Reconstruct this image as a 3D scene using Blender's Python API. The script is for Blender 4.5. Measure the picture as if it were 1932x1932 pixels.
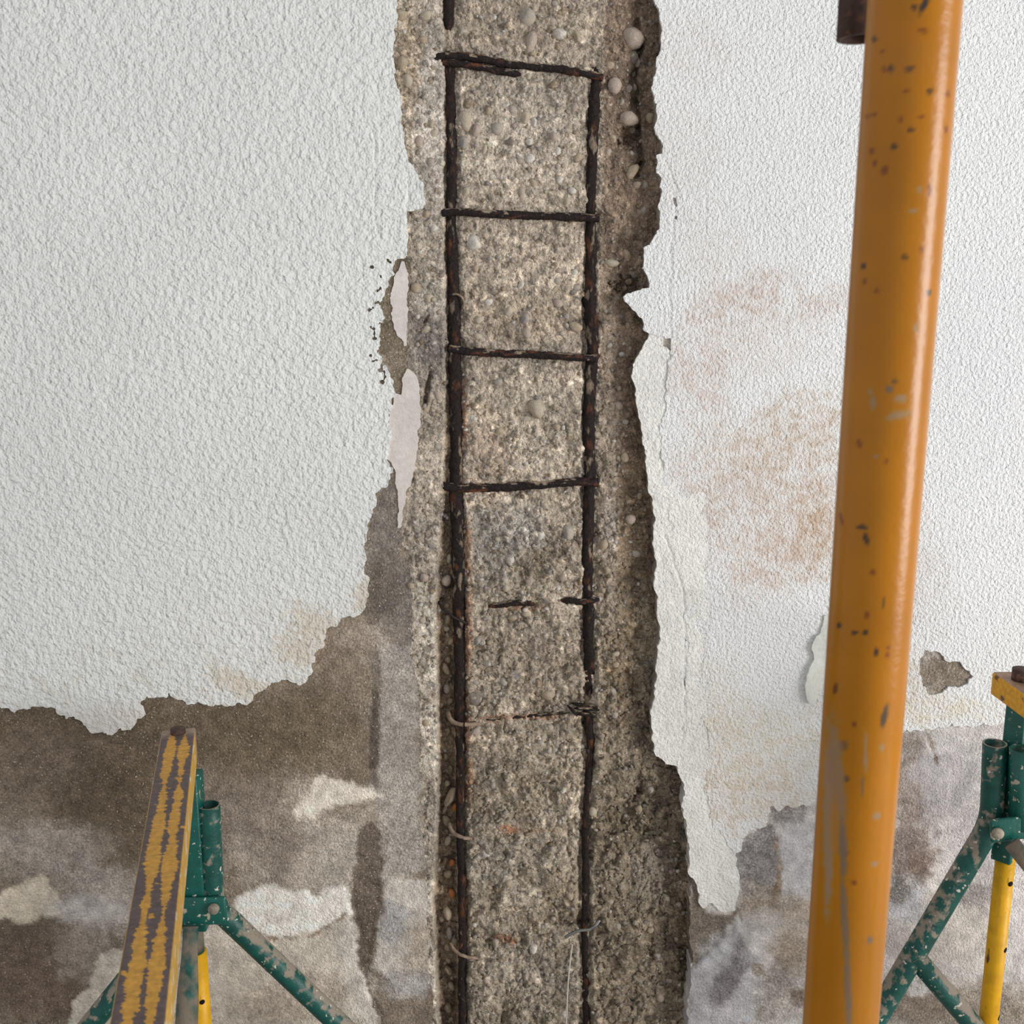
import bpy, math, random
import numpy as np
from mathutils import Vector

for o in list(bpy.data.objects):
    bpy.data.objects.remove(o)
scene = bpy.context.scene
COL = scene.collection
rng = np.random.default_rng(7)
random.seed(7)

# ------------------------------------------------------------------ camera, sky, light, exposure
S = 1932.0                      # reference frame of the photograph
F = 1932.0                      # focal length in pixels of that frame
C = S / 2
EYE = 1.62                      # eye height above the floor (m)
WALL = 1.60                     # distance from the lens to the rendered wall face (m)
PITCH = math.radians(11.45)
CT, ST = math.cos(PITCH), math.sin(PITCH)

cam_d = bpy.data.cameras.new('camera')
cam = bpy.data.objects.new('camera', cam_d)
COL.objects.link(cam)
cam.location = (0, 0, EYE)
cam.rotation_euler = (math.pi / 2 - PITCH, 0, 0)
cam_d.sensor_width = 36
cam_d.lens = 36 * F / S
cam_d.clip_start = 0.02
cam_d.dof.use_dof = True
cam_d.dof.focus_distance = 1.66
cam_d.dof.aperture_fstop = 11
scene.camera = cam

world = bpy.data.worlds.new('world')
scene.world = world
world.use_nodes = True
wb = world.node_tree.nodes['Background']
wb.inputs[0].default_value = (0.93, 0.96, 1.0, 1)
wb.inputs[1].default_value = 0.66


def area(name, loc, target, sx, sy, power, color):
    d = bpy.data.lights.new(name, 'AREA')
    d.shape = 'RECTANGLE'
    d.size, d.size_y = sx, sy
    d.energy = power
    d.color = color
    o = bpy.data.objects.new(name, d)
    COL.objects.link(o)
    o.location = loc
    o.rotation_euler = (Vector(target) - Vector(loc)).to_track_quat('-Z', 'Y').to_euler()
    return o


# area light for daylight from an unseen opening to the right of the photographer
area('daylight', (4.3, -1.1, 1.35), (0.0, 1.6, 0.95), 1.8, 2.4, 205, (1.0, 0.99, 0.98))

vs = scene.view_settings
vs.view_transform = 'Standard'
vs.look = 'None'
vs.gamma = 1
vs.exposure = 0.0
vs.use_curve_mapping = False


# ------------------------------------------------------------------ helpers
def P(u, v, Y):
    """photo pixel -> world point on the vertical plane at distance Y"""
    u = np.asarray(u, float); v = np.asarray(v, float); Y = np.asarray(Y, float)
    t = (v - C) / F
    z = Y / (CT - t * ST)
    x = (u - C) / F * z
    return np.stack(np.broadcast_arrays(x, Y, EYE - z * (ST + t * CT)), -1)


def project(p):
    x, y, h = p[..., 0], p[..., 1], p[..., 2] - EYE
    z = y * CT - h * ST
    up = y * ST + h * CT
    return C + F * x / z, C - F * up / z


def lin(c):
    c = np.asarray(c, float) / 255.0
    return np.where(c <= 0.04045, c / 12.92, ((c + 0.055) / 1.055) ** 2.4)


_T = rng.random((512, 512))


def vn(x, y, s=0):
    x = np.asarray(x, float) + s * 31.7; y = np.asarray(y, float) + s * 17.3
    xi = np.floor(x).astype(int); yi = np.floor(y).astype(int)
    fx = x - xi; fy = y - yi
    fx = fx * fx * (3 - 2 * fx); fy = fy * fy * (3 - 2 * fy)
    a = _T[xi & 511, yi & 511]; b = _T[(xi + 1) & 511, yi & 511]
    c = _T[xi & 511, (yi + 1) & 511]; d = _T[(xi + 1) & 511, (yi + 1) & 511]
    return (a * (1 - fx) + b * fx) * (1 - fy) + (c * (1 - fx) + d * fx) * fy


def fbm(x, y, size, octv=4, s=0, gain=0.5):
    """-1..1 noise, size = feature size in the units of x, y"""
    out = 0; amp = 1; tot = 0
    for k in range(octv):
        out = out + amp * (vn(x / size, y / size, s + k * 3 + 1) * 2 - 1)
        tot += amp
        amp *= gain
        size /= 2.03
    return out / tot


def sstep(a, b, x):
    t = np.clip((x - a) / (b - a), 0, 1)
    return t * t * (3 - 2 * t)


def fractal(pts, amp=0.14, mn=4.0, seed=1, cap=5.0):
    r = np.random.default_rng(seed)
    pts = [np.array(p, float) for p in pts]
    while True:
        out = [pts[0]]; again = False
        for a, b in zip(pts[:-1], pts[1:]):
            d = b - a; L = math.hypot(*d)
            if L > mn * 1.6 and L < 400:
                n = np.array([-d[1], d[0]]) / L
                out.append((a + b) / 2 + n * np.clip(r.normal() * amp * L, -cap, cap))
                again = True
            out.append(b)
        pts = out
        if not again:
            return [tuple(p) for p in pts]


class Grid:
    def __init__(self, us, vs_):
        self.us = np.asarray(us, float); self.vs = np.asarray(vs_, float)
        self.U, self.V = np.meshgrid(self.us, self.vs)

    def sdf(self, poly, R=14.0):
        """signed distance (+ inside) clipped to R, with nearest boundary points"""
        us, vs_ = self.us, self.vs
        p = np.array(poly, float); q = np.roll(p, -1, 0)
        D = np.full(self.U.shape, R); NU = self.U.copy(); NV = self.V.copy()
        for (ax, ay), (bx, by) in zip(p, q):
            i0 = np.searchsorted(us, min(ax, bx) - R); i1 = np.searchsorted(us, max(ax, bx) + R)
            j0 = np.searchsorted(vs_, min(ay, by) - R); j1 = np.searchsorted(vs_, max(ay, by) + R)
            if i1 <= i0 or j1 <= j0:
                continue
            uu = self.U[j0:j1, i0:i1]; vv = self.V[j0:j1, i0:i1]
            dx, dy = bx - ax, by - ay; L2 = dx * dx + dy * dy + 1e-9
            t = np.clip(((uu - ax) * dx + (vv - ay) * dy) / L2, 0, 1)
            cx = ax + t * dx; cy = ay + t * dy
            d = np.hypot(uu - cx, vv - cy)
            m = d < D[j0:j1, i0:i1]
            D[j0:j1, i0:i1][m] = d[m]
            NU[j0:j1, i0:i1][m] = cx[m]; NV[j0:j1, i0:i1][m] = cy[m]
        inside = np.zeros(self.U.shape, bool)
        for j, y in enumerate(vs_):
            yy = y + 1e-4
            m = (p[:, 1] > yy) != (q[:, 1] > yy)
            if not m.any():
                continue
            xs = np.sort(p[m, 0] + (yy - p[m, 1]) / (q[m, 1] - p[m, 1]) * (q[m, 0] - p[m, 0]))
            inside[j] = np.searchsorted(xs, us) % 2 == 1
        return np.where(inside, D, -D), NU, NV

    def ellipse(self, cx, cy, rx, ry, rot=0, soft=0.35, warp=0.35, size=None, s=0):
        a = math.radians(rot); ca, sa = math.cos(a), math.sin(a)
        du, dv = self.U - cx, self.V - cy
        r = np.hypot((du * ca + dv * sa) / rx, (-du * sa + dv * ca) / ry)
        if r.min() > 1.6:
            return np.zeros_like(r)
        n = 1.25 * fbm(self.U, self.V, size or max(6, (rx + ry) / 3.5), 5, s + int(cx) % 13, .68)
        return sstep(-soft, soft, 1 - r + warp * n)


def new_obj(name, me, parent=None, mats=(), label=None, cat=None, kind=None, group=None):
    o = bpy.data.objects.new(name, me)
    COL.objects.link(o)
    if parent is not None:
        o.parent = parent
    if me is not None:
        for m in mats:
            me.materials.append(m)
    if label: o['label'] = label
    if cat: o['category'] = cat
    if kind: o['kind'] = kind
    if group: o['group'] = group
    return o


def mesh_np(name, verts, quads=None, tris=None, color=None, smooth=True):
    me = bpy.data.meshes.new(name)
    verts = np.asarray(verts, np.float32)
    nq = 0 if quads is None else len(quads); nt = 0 if tris is None else len(tris)
    me.vertices.add(len(verts)); me.vertices.foreach_set('co', verts.ravel())
    idx = []
    if nq: idx.append(np.asarray(quads, np.int32).ravel())
    if nt: idx.append(np.asarray(tris, np.int32).ravel())
    idx = np.concatenate(idx)
    me.loops.add(len(idx)); me.loops.foreach_set('vertex_index', idx)
    starts = np.concatenate([np.arange(nq) * 4, nq * 4 + np.arange(nt) * 3]).astype(np.int32)
    me.polygons.add(nq + nt); me.polygons.foreach_set('loop_start', starts)
    me.update(calc_edges=True)
    if color is not None:
        at = me.color_attributes.new('Col', 'FLOAT_COLOR', 'POINT')
        c = np.ones((len(verts), 4), np.float32); c[:, :color.shape[1]] = color
        at.data.foreach_set('color', c.ravel())
    if smooth:
        me.polygons.foreach_set('use_smooth', np.ones(nq + nt, bool))
    me.validate()
    return me


def sheet(name, g, keep, NU, NV, snap, Y, rgb, back=None, origin=(0, 0, 0), grain=None):
    """mesh from grid cells whose four corners are kept; snapped rim; rim extruded to depth `back`"""
    U = np.where(snap, NU, g.U); V = np.where(snap, NV, g.V)
    co = P(U, V, Y).reshape(-1, 3) - np.array(origin)
    ok = keep[:-1, :-1] & keep[1:, :-1] & keep[:-1, 1:] & keep[1:, 1:]
    alls = snap[:-1, :-1] & snap[1:, :-1] & snap[:-1, 1:] & snap[1:, 1:]
    ok &= ~alls
    n = g.U.shape[1]
    j, i = np.nonzero(ok)
    a = j * n + i
    q = np.stack([a, a + n, a + n + 1, a + 1], 1)
    used = np.unique(q)
    remap = np.full(co.shape[0], -1); remap[used] = np.arange(len(used))
    q = remap[q]; co = co[used]; col = lin(rgb.reshape(-1, 3)[used])
    if grain is not None:
        col = np.concatenate([col, grain.reshape(-1, 1)[used]], 1)
    if back is not None:
        e = np.concatenate([q[:, [0, 1]], q[:, [1, 2]], q[:, [2, 3]], q[:, [3, 0]]])
        key = np.sort(e, 1); key = key[:, 0].astype(np.int64) * (len(co) + 1) + key[:, 1]
        _, inv, cnt = np.unique(key, return_inverse=True, return_counts=True)
        be = e[cnt[inv] == 1]
        bv = np.unique(be); m2 = np.full(len(co), -1); m2[bv] = len(co) + np.arange(len(bv))
        nb = co[bv].copy(); nb[:, 1] = back - origin[1]
        # separate copy of the rim for a crisp edge
        m3 = np.full(len(co), -1); m3[bv] = len(co) + len(bv) + np.arange(len(bv))
        fr = co[bv].copy()
        q = np.concatenate([q, np.stack([m3[be[:, 1]], m3[be[:, 0]], m2[be[:, 0]], m2[be[:, 1]]], 1)])
        ec = col[bv]
        co = np.concatenate([co, nb, fr]); col = np.concatenate([col, ec, ec])
    return mesh_np(name, co, q, color=col)


# ------------------------------------------------------------------ materials
def material(name, base=None, rough=0.9, bumps=(), speckle=(), attr=False, metal=0.0, coat=0.0, coords='Object', spec=0.3):
    """bumps: (scale, height in m, detail, stretch); speckle: (scale, dark factor, light factor, low, high)"""
    m = bpy.data.materials.new(name)
    m.use_nodes = True
    nt = m.node_tree; N = nt.nodes; Lk = nt.links
    b = N['Principled BSDF']
    b.inputs['Roughness'].default_value = rough
    b.inputs['Metallic'].default_value = metal
    b.inputs['Specular IOR Level'].default_value = spec
    b.inputs['Coat Weight'].default_value = coat
    tc = N.new('ShaderNodeTexCoord').outputs[coords]
    if attr:
        a = N.new('ShaderNodeAttribute'); a.attribute_name = 'Col'
        c = a.outputs['Color']
    else:
        r = N.new('ShaderNodeRGB'); r.outputs[0].default_value = (*lin(base), 1)
        c = r.outputs[0]
    for sc, lo, hi, p0, p1 in speckle:
        n = N.new('ShaderNodeTexNoise'); n.inputs['Scale'].default_value = sc
        n.inputs['Detail'].default_value = 2.5
        Lk.new(tc, n.inputs['Vector'])
        mr = N.new('ShaderNodeMapRange')
        mr.inputs['From Min'].default_value = p0; mr.inputs['From Max'].default_value = p1
        mr.inputs['To Min'].default_value = lo; mr.inputs['To Max'].default_value = hi
        Lk.new(n.outputs['Fac'], mr.inputs['Value'])
        mx = N.new('ShaderNodeVectorMath'); mx.operation = 'SCALE'
        Lk.new(c, mx.inputs[0]); Lk.new(mr.outputs[0], mx.inputs['Scale'])
        c = mx.outputs[0]
    if attr and speckle:
        mg = N.new('ShaderNodeMix'); mg.data_type = 'RGBA'
        Lk.new(a.outputs['Alpha'], mg.inputs['Factor']); Lk.new(a.outputs['Color'], mg.inputs[6]); Lk.new(c, mg.inputs[7])
        c = mg.outputs[2]
    Lk.new(c, b.inputs['Base Color'])
    prev = None
    for bp in bumps:
        sc, h, det = bp[:3]
        n = N.new('ShaderNodeTexNoise'); n.inputs['Scale'].default_value = sc
        n.inputs['Detail'].default_value = det
        Lk.new(tc, n.inputs['Vector'])
        bu = N.new('ShaderNodeBump'); bu.inputs['Strength'].default_value = 1.0
        bu.inputs['Distance'].default_value = h
        src = n.outputs['Fac']
        if len(bp) > 3:
            mr = N.new('ShaderNodeMapRange'); mr.interpolation_type = 'SMOOTHSTEP'
            mr.inputs['From Min'].default_value = bp[3]; mr.inputs['From Max'].default_value = bp[4]
            Lk.new(src, mr.inputs['Value']); src = mr.outputs[0]
        Lk.new(src, bu.inputs['Height'])
        if prev: Lk.new(prev, bu.inputs['Normal'])
        prev = bu.outputs['Normal']
    if prev: Lk.new(prev, b.inputs['Normal'])
    return m


def mix_layer(m, color, scale, p0, p1, stretch=(1, 1, 1), seed=0.0, rough=None, topside=None, detail=4.0):
    """lay a noise-masked second colour (flecks, rust, dust) over a material's base colour"""
    nt = m.node_tree; N = nt.nodes; Lk = nt.links
    b = N['Principled BSDF']
    src = b.inputs['Base Color'].links[0].from_socket
    tc = N.new('ShaderNodeTexCoord').outputs['Object']
    mp = N.new('ShaderNodeMapping'); mp.inputs['Scale'].default_value = stretch
    mp.inputs['Location'].default_value = (seed, seed * 1.7, seed * 0.3)
    Lk.new(tc, mp.inputs['Vector'])
    n = N.new('ShaderNodeTexNoise'); n.inputs['Scale'].default_value = scale; n.inputs['Detail'].default_value = detail
    Lk.new(mp.outputs[0], n.inputs['Vector'])
    fac = n.outputs['Fac']
    if topside is not None:
        g = N.new('ShaderNodeNewGeometry'); sx = N.new('ShaderNodeSeparateXYZ')
        Lk.new(g.outputs['True Normal'], sx.inputs[0])
        ma = N.new('ShaderNodeMath'); ma.operation = 'MULTIPLY_ADD'
        Lk.new(sx.outputs['Z'], ma.inputs[0]); ma.inputs[1].default_value = topside; Lk.new(fac, ma.inputs[2])
        fac = ma.outputs[0]
    mr = N.new('ShaderNodeMapRange')
    mr.inputs['From Min'].default_value = p0; mr.inputs['From Max'].default_value = p1
    Lk.new(fac, mr.inputs['Value'])
    mx = N.new('ShaderNodeMix'); mx.data_type = 'RGBA'
    Lk.new(mr.outputs[0], mx.inputs['Factor']); Lk.new(src, mx.inputs[6])
    mx.inputs[7].default_value = (*lin(color), 1)
    Lk.new(mx.outputs[2], b.inputs['Base Color'])
    if rough is not None:
        mm = N.new('ShaderNodeMapRange')
        r0 = b.inputs['Roughness'].default_value
        mm.inputs['To Min'].default_value = r0; mm.inputs['To Max'].default_value = rough
        Lk.new(mr.outputs[0], mm.inputs['Value']); 
        if not b.inputs['Roughness'].links:
            Lk.new(mm.outputs[0], b.inputs['Roughness'])
    return m


M_white_l = material('stippled_white_paint', attr=True, rough=0.75,
                     bumps=((135, 0.0052, 1.5), (300, 0.0016, 2.0)), speckle=((160, 0.95, 1.03, 0.3, 0.6),))
M_white_r = material('stippled_white_paint_fine', attr=True, rough=0.8,
                     bumps=((205, 0.0042, 1.8), (480, 0.0013, 2.0)), speckle=((260, 0.93, 1.03, 0.3, 0.6),))
M_baser = material('rough_base_coat', attr=True, rough=0.85, bumps=((210, 0.0032, 2.5), (520, 0.0012, 2)), speckle=((260, 0.90, 1.04, 0.3, 0.6),))
M_base = material('smooth_base_coat', attr=True, rough=0.85, bumps=((300, 0.0006, 3),), speckle=((300, 0.94, 1.03, 0.3, 0.6),))
M_render = material('sandy_cement_render', attr=True, rough=0.95,
                    bumps=((220, 0.0034, 3), (560, 0.0018, 2)),
                    speckle=((250, 0.66, 1.36, 0.30, 0.70), (760, 0.80, 1.24, 0.33, 0.67), (70, 0.84, 1.18, 0.33, 0.67)))
mix_layer(M_render, (206, 198, 184), 300, .655, .72, seed=1, detail=1.5)
M_conc = material('broken_concrete', attr=True, rough=0.95,
                  bumps=((100, 0.0080, 4), (300, 0.0030, 3)),
                  speckle=((260, 0.68, 1.30, 0.30, 0.70), (760, 0.78, 1.22, 0.33, 0.67), (80, 0.78, 1.18, 0.33, 0.67)))
mix_layer(M_conc, (206, 198, 186), 200, .66, .78, seed=1, detail=2)

# ------------------------------------------------------------------ outlines read off the photograph (pixels on the wall plane)
col_left = fractal([(748, -1400), (748, -200), (748, 0), (744, 60), (742, 110), (745, 150), (758, 190), (755, 230), (762, 270), (770, 305),
                    (785, 325), (800, 345), (798, 393), (768, 398), (766, 430), (768, 470), (771, 520), (768, 580), (766, 640), (767, 690),
                    (785, 709), (792, 752), (790, 810), (785, 854), (779, 900), (765, 933), (760, 962), (757, 992), (762, 1040),
                    (772, 1100), (778, 1160), (783, 1271), (790, 1350), (794, 1416), (797, 1500), (804, 1640), (808, 1700), (810, 1800),
                    (812, 1932), (814, 2050), (814, 2330)], 0.10, 4, 3, 4)
col_right = fractal([(1234, -1400), (1234, -200), (1234, 0), (1245, 36), (1250, 58), (1247, 94), (1238, 134), (1229, 163), (1234, 188), (1236, 235),
                     (1252, 275), (1250, 290), (1236, 292), (1238, 326), (1249, 337), (1250, 362), (1243, 395), (1240, 435), (1231, 453),
                     (1214, 467), (1212, 507), (1223, 525), (1225, 543), (1209, 547), (1183, 553), (1176, 560), (1198, 587), (1212, 601),
                     (1212, 623), (1225, 630), (1216, 648), (1194, 688), (1194, 698), (1198, 745), (1205, 788), (1212, 832), (1220, 890),
                     (1223, 926), (1232, 955), (1234, 999), (1234, 1035), (1236, 1089), (1240, 1133), (1245, 1180), (1241, 1234),
                     (1236, 1290), (1234, 1310), (1229, 1352), (1229, 1395), (1234, 1420), (1256, 1442), (1278, 1446), (1283, 1467),
                     (1292, 1493), (1289, 1540), (1296, 1576), (1299, 1641), (1305, 1685), (1303, 1739), (1308, 1794), (1303, 1848),
                     (1298, 1932), (1296, 2050), (1296, 2330)], 0.10, 4, 5, 4)
FAR_L, FAR_R = -1500, 3450
TOPV, BOTV = -1345, 2262

slot = col_left + col_right[::-1]

left_lower = fractal([(763, 488), (756, 488), (741, 503), (745, 516), (736, 523), (731, 531), (733, 539), (726, 553), (721, 567), (721, 589),
                      (723, 610), (717, 629), (716, 655), (721, 680), (731, 698), (740, 715), (745, 740), (740, 770), (736, 810), (730, 861),
                      (742, 883), (714, 927), (696, 981), (692, 1005), (684, 1032), (687, 1075), (691, 1137), (685, 1153), (650, 1168),
                      (617, 1189), (610, 1212), (594, 1250), (580, 1279), (567, 1294), (550, 1287), (536, 1283), (518, 1288), (496, 1304),
                      (467, 1330), (447, 1326), (427, 1333), (400, 1335), (385, 1330), (362, 1328), (345, 1318), (330, 1318), (317, 1302),
                      (308, 1315), (280, 1318), (263, 1328), (270, 1352), (250, 1384), (215, 1384), (174, 1388), (158, 1372), (145, 1357),
                      (105, 1337), (85, 1335), (50, 1340), (0, 1337), (-120, 1330), (-300, 1350), (-700, 1340), (FAR_L, 1345)], 0.22, 3.5, 11, 5)
paint_left = [p for p in col_left if p[1] < 486] + left_lower + [(FAR_L, TOPV - 60)]

right_mid = fractal([(1222, 630), (1250, 634), (1262, 640), (1265, 668), (1261, 700), (1258, 760), (1244, 800), (1247, 860), (1252, 930),
                     (1256, 948), (1281, 962), (1285, 1006), (1292, 1035), (1310, 1027), (1317, 1038), (1310, 1071), (1316, 1100),
                     (1308, 1118), (1294, 1124), (1292, 1216), (1296, 1300), (1301, 1340), (1336, 1377), (1326, 1449), (1332, 1500),
                     (1345, 1560), (1372, 1595), (1388, 1609)], 0.16, 3.5, 12, 3.5)
right_low = fractal([(1388, 1609), (1402, 1580), (1428, 1562), (1446, 1554), (1453, 1522), (1478, 1525), (1514, 1518), (1540, 1511),
                     (1600, 1455), (1655, 1400), (1692, 1377), (1703, 1384), (1739, 1380), (1768, 1373), (1797, 1366), (1830, 1371),
                     (1884, 1366), (1932, 1366), (2100, 1372), (2500, 1360), (FAR_R, 1370)], 0.2, 3.5, 13, 5)
paint_right = [p for p in col_right if p[1] < 631] + right_mid + right_low[1:] + [(FAR_R, TOPV - 60)]
base_right = [p for p in col_right if 610 < p[1] < 1642] + fractal(
    [(1299, 1641), (1313, 1667), (1322, 1710), (1330, 1726), (1337, 1703), (1355, 1717), (1388, 1717), (1395, 1667), (1388, 1630),
     (1388, 1609), (1402, 1580)], 0.14, 3.5, 14, 3) + [(1460, 1480), (1400, 1250), (1380, 1000), (1330, 800), (1310, 620)]
hole_grey = fractal([(1745, 1227), (1754, 1230), (1775, 1232), (1790, 1249), (1812, 1249), (1837, 1275), (1823, 1292), (1797, 1297),
                     (1775, 1308), (1750, 1310), (1739, 1286), (1734, 1268), (1745, 1227)], 0.14, 3.5, 15, 3)[:-1]
hole_a = [(1270, 372), (1275, 374), (1279, 388), (1276, 391), (1271, 384)]
hole_b = [(1274, 405), (1279, 408), (1277, 416), (1273, 411)]
hole_c = [(1252, 639), (1266, 638), (1266, 662), (1263, 661), (1258, 655), (1251, 653)]
pink_strip = fractal([(757, 494), (763, 490), (770, 515), (771, 530), (769, 580), (767, 640), (766, 664), (763, 663), (761, 644), (748, 629),
                      (743, 612), (738, 594), (741, 581), (735, 562), (740, 543), (743, 523), (746, 518), (757, 494)], 0.1, 3, 16, 2)[:-1]
wedge = fractal([(758, 716), (767, 690), (785, 709), (792, 752), (790, 810), (785, 854), (779, 900), (765, 933), (760, 962), (757, 992),
                 (753, 1008), (751, 984), (750, 933), (745, 886), (728, 861), (733, 810), (738, 770), (744, 742), (757, 745), (758, 716)],
                0.08, 3, 17, 2)[:-1]
flake_poly = fractal([(1556, 1160), (1548, 1195), (1540, 1201), (1531, 1223), (1536, 1245), (1522, 1278), (1522, 1319), (1530, 1331),
                      (1536, 1330), (1543, 1312), (1553, 1286), (1575, 1270), (1580, 1165), (1556, 1160)], 0.06, 3, 18, 2)[:-1]


def axis(lo, f0, f1, hi, step, coarse):
    a = np.arange(f0, f1 + 0.1, step)
    b = np.arange(f0 - coarse, lo - coarse, -coarse)[::-1]
    c = np.arange(f1 + coarse, hi + coarse, coarse)
    b = b[b >= lo - 1e-6] if len(b) else b
    out = np.concatenate([[lo] if not len(b) or b[0] > lo + 1 else [], b, a, c[c < hi - 1], [hi]])
    return np.unique(out)


# ------------------------------------------------------------------ floor
fm = material('dusty_concrete_floor', (204, 197, 187), 0.95, bumps=((60, 0.002, 4),), speckle=((30, 0.8, 1.15, 0.3, 0.7),))
floor_me = mesh_np('floor', [(-3, -3, 0), (3, -3, 0), (3, 1.75, 0), (-3, 1.75, 0), (-3, -3, -.1), (3, -3, -.1), (3, 1.75, -.1), (-3, 1.75, -.1)],
                   [(0, 1, 2, 3), (7, 6, 5, 4), (0, 4, 5, 1), (1, 5, 6, 2), (2, 6, 7, 3), (3, 7, 4, 0)], smooth=False)
new_obj('floor', floor_me, mats=[fm], label='pale dusty concrete floor below the damaged wall', kind='structure')

# ------------------------------------------------------------------ wall: cement render with old plaster patches, cut open at the column
g = Grid(axis(FAR_L, -80, 2012, FAR_R, 4, 60), axis(TOPV, 420, 1960, BOTV, 4, 30))
U, V = g.U, g.V
sd, NU, NV = g.sdf(slot, 16)
rgb = np.empty(U.shape + (3,)); rgb[:] = (122, 112, 99)
H = np.zeros(U.shape)           # relief in mm, + towards the viewer
GR = np.ones(U.shape)           # strength of the sand grain
H += 1.2 * fbm(U, V, 120, 4, 2) + 0.5 * fbm(U, V, 16, 3, 4)


def blend(a, c, h=0.0):
    global rgb, H, GR
    GR = GR * (1 - a) + a * (.45 if sum(c) > 500 else 1.0)
    rgb = rgb * (1 - a[..., None]) + np.array(c, float) * a[..., None]
    H = H + a * h


def patch(poly, c, soft=4, warp=10, h=0.0, alpha=1.0, size=22, s=0, frac=True):
    R = soft + 1.5 * warp + 4
    d, _, _ = g.sdf(fractal(list(poly) + [poly[0]], 0.12, 6, s + 40, 6)[:-1] if frac else poly, R)
    d = d + 1.5 * warp * fbm(U, V, size * 1.4, 5, s, .75)
    blend(alpha * sstep(-soft, soft, d), c, h)


def spot(cx, cy, rx, ry, c, rot=0, h=0.0, alpha=1.0, soft=0.4, warp=0.5, size=None, s=0):
    blend(alpha * g.ellipse(cx, cy, rx, ry, rot, soft, warp, size, s), c, h)


# right half is a lilac-grey lime wash
blend(sstep(1200, 1300, U), (198, 194, 190))
# lower left
spot(430, 1390, 280, 100, (98, 88, 73), alpha=0.8)
spot(130, 1410, 220, 110, (96, 85, 72), alpha=0.9)
spot(60, 1450, 120, 60, (112, 101, 90), alpha=0.7)
spot(200, 1560, 120, 110, (92, 81, 68), alpha=0.8)
spot(90, 1600, 110, 55, (154, 146, 138), alpha=0.8)
spot(200, 1700, 90, 70, (164, 157, 150), alpha=0.7)
spot(60, 1830, 110, 90, (98, 86, 76), alpha=0.9)
spot(150, 1790, 60, 50, (150, 142, 134), alpha=0.6)
spot(560, 1600, 120, 130, (156, 148, 138), alpha=0.9)
spot(430, 1520, 90, 80, (118, 108, 98), alpha=0.7)
spot(640, 1620, 70, 60, (152, 146, 136), alpha=0.8)
spot(520, 1570, 50, 70, (122, 112, 102), alpha=0.6)
patch([(695, 1180), (790, 1160), (800, 1640), (715, 1660), (700, 1500)], (148, 143, 136), 14, 16, 0.5, 0.9, s=2)
patch([(742, 888), (756, 960), (770, 1100), (782, 1180), (760, 1230), (705, 1180), (694, 1120), (690, 1030), (705, 965)], (112, 106, 99), 6, 8, s=3)
spot(722, 1110, 34, 60, (98, 91, 84), 0, alpha=0.8, warp=0.7)
spot(707, 1380, 9, 85, (84, 77, 70), alpha=0.9, warp=0.6)
spot(712, 1270, 8, 50, (104, 96, 88), alpha=0.7)
spot(690, 1200, 70, 30, (150, 140, 128), alpha=0.6)
patch([(565, 1514), (594, 1467), (640, 1468), (699, 1485), (720, 1500), (690, 1515), (634, 1522), (600, 1530), (560, 1545), (545, 1535)],
      (200, 193, 180), 5, 10, 1.0, 0.95, s=4)
patch([(0, 1690), (40, 1660), (75, 1655), (112, 1685), (125, 1725), (50, 1742), (-20, 1735), (-40, 1700)], (196, 186, 168), 5, 9, 1.0, 0.95, s=5)
spot(160, 1715, 70, 26, (172, 168, 164), 5, alpha=0.8)
low_l = [(215, 1790), (250, 1800), (330, 1770), (380, 1740), (445, 1692), (480, 1682), (520, 1668), (560, 1682), (600, 1692), (655, 1668),
         (664, 1720), (670, 1775), (680, 1810), (694, 1860), (715, 1932), (725, 2262), (100, 2262), (130, 1932), (145, 1880), (170, 1862), (190, 1800)]
patch(low_l, (180, 173, 161), 3, 6, 2.2, 1.0, s=6)
patch([(440, 1694), (520, 1670), (560, 1684), (600, 1694), (655, 1670), (664, 1722), (640, 1742), (600, 1754), (515, 1768), (470, 1750), (440, 1740)],
      (208, 205, 198), 4, 6, 0.8, 0.9, s=7)
patch([(500, 1764), (520, 1768), (600, 1754), (650, 1722), (655, 1728), (604, 1764), (516, 1778)], (132, 118, 104), 2, 3, -1.8, 0.9, s=8)
patch([(666, 1715), (700, 1850), (722, 1932), (690, 1940), (640, 1850), (640, 1740)], (190, 186, 178), 8, 14, 0.2, 0.7, s=9)
spot(560, 1880, 110, 40, (162, 150, 136), -10, alpha=0.5)
band = [(676, 1565), (702, 1551), (716, 1569), (712, 1612), (716, 1649), (727, 1721), (712, 1757), (698, 1812), (698, 1848), (720, 1913),
        (730, 1960), (718, 1932), (690, 1848), (673, 1775), (669, 1721), (660, 1696), (676, 1630)]
patch(band, (98, 89, 80), 3, 6, -3.0, 0.95, s=10)  # sunken band, its shadowed look darkened into the colour
patch([(727, 1663), (774, 1656), (814, 1660), (818, 1703), (823, 1757), (821, 1848), (778, 1877), (745, 1884), (712, 1830), (712, 1768), (723, 1721)],
      (176, 171, 163), 4, 8, 1.2, 0.95, s=11)
spot(745, 1740, 26, 40, (140, 140, 142), alpha=0.6, warp=0.9)
spot(790, 1800, 30, 50, (150, 138, 122), alpha=0.6, warp=0.9)
spot(770, 1860, 40, 26, (140, 138, 138), alpha=0.6, warp=0.9)
spot(760, 1915, 50, 30, (118, 108, 98), alpha=0.8)
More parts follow.
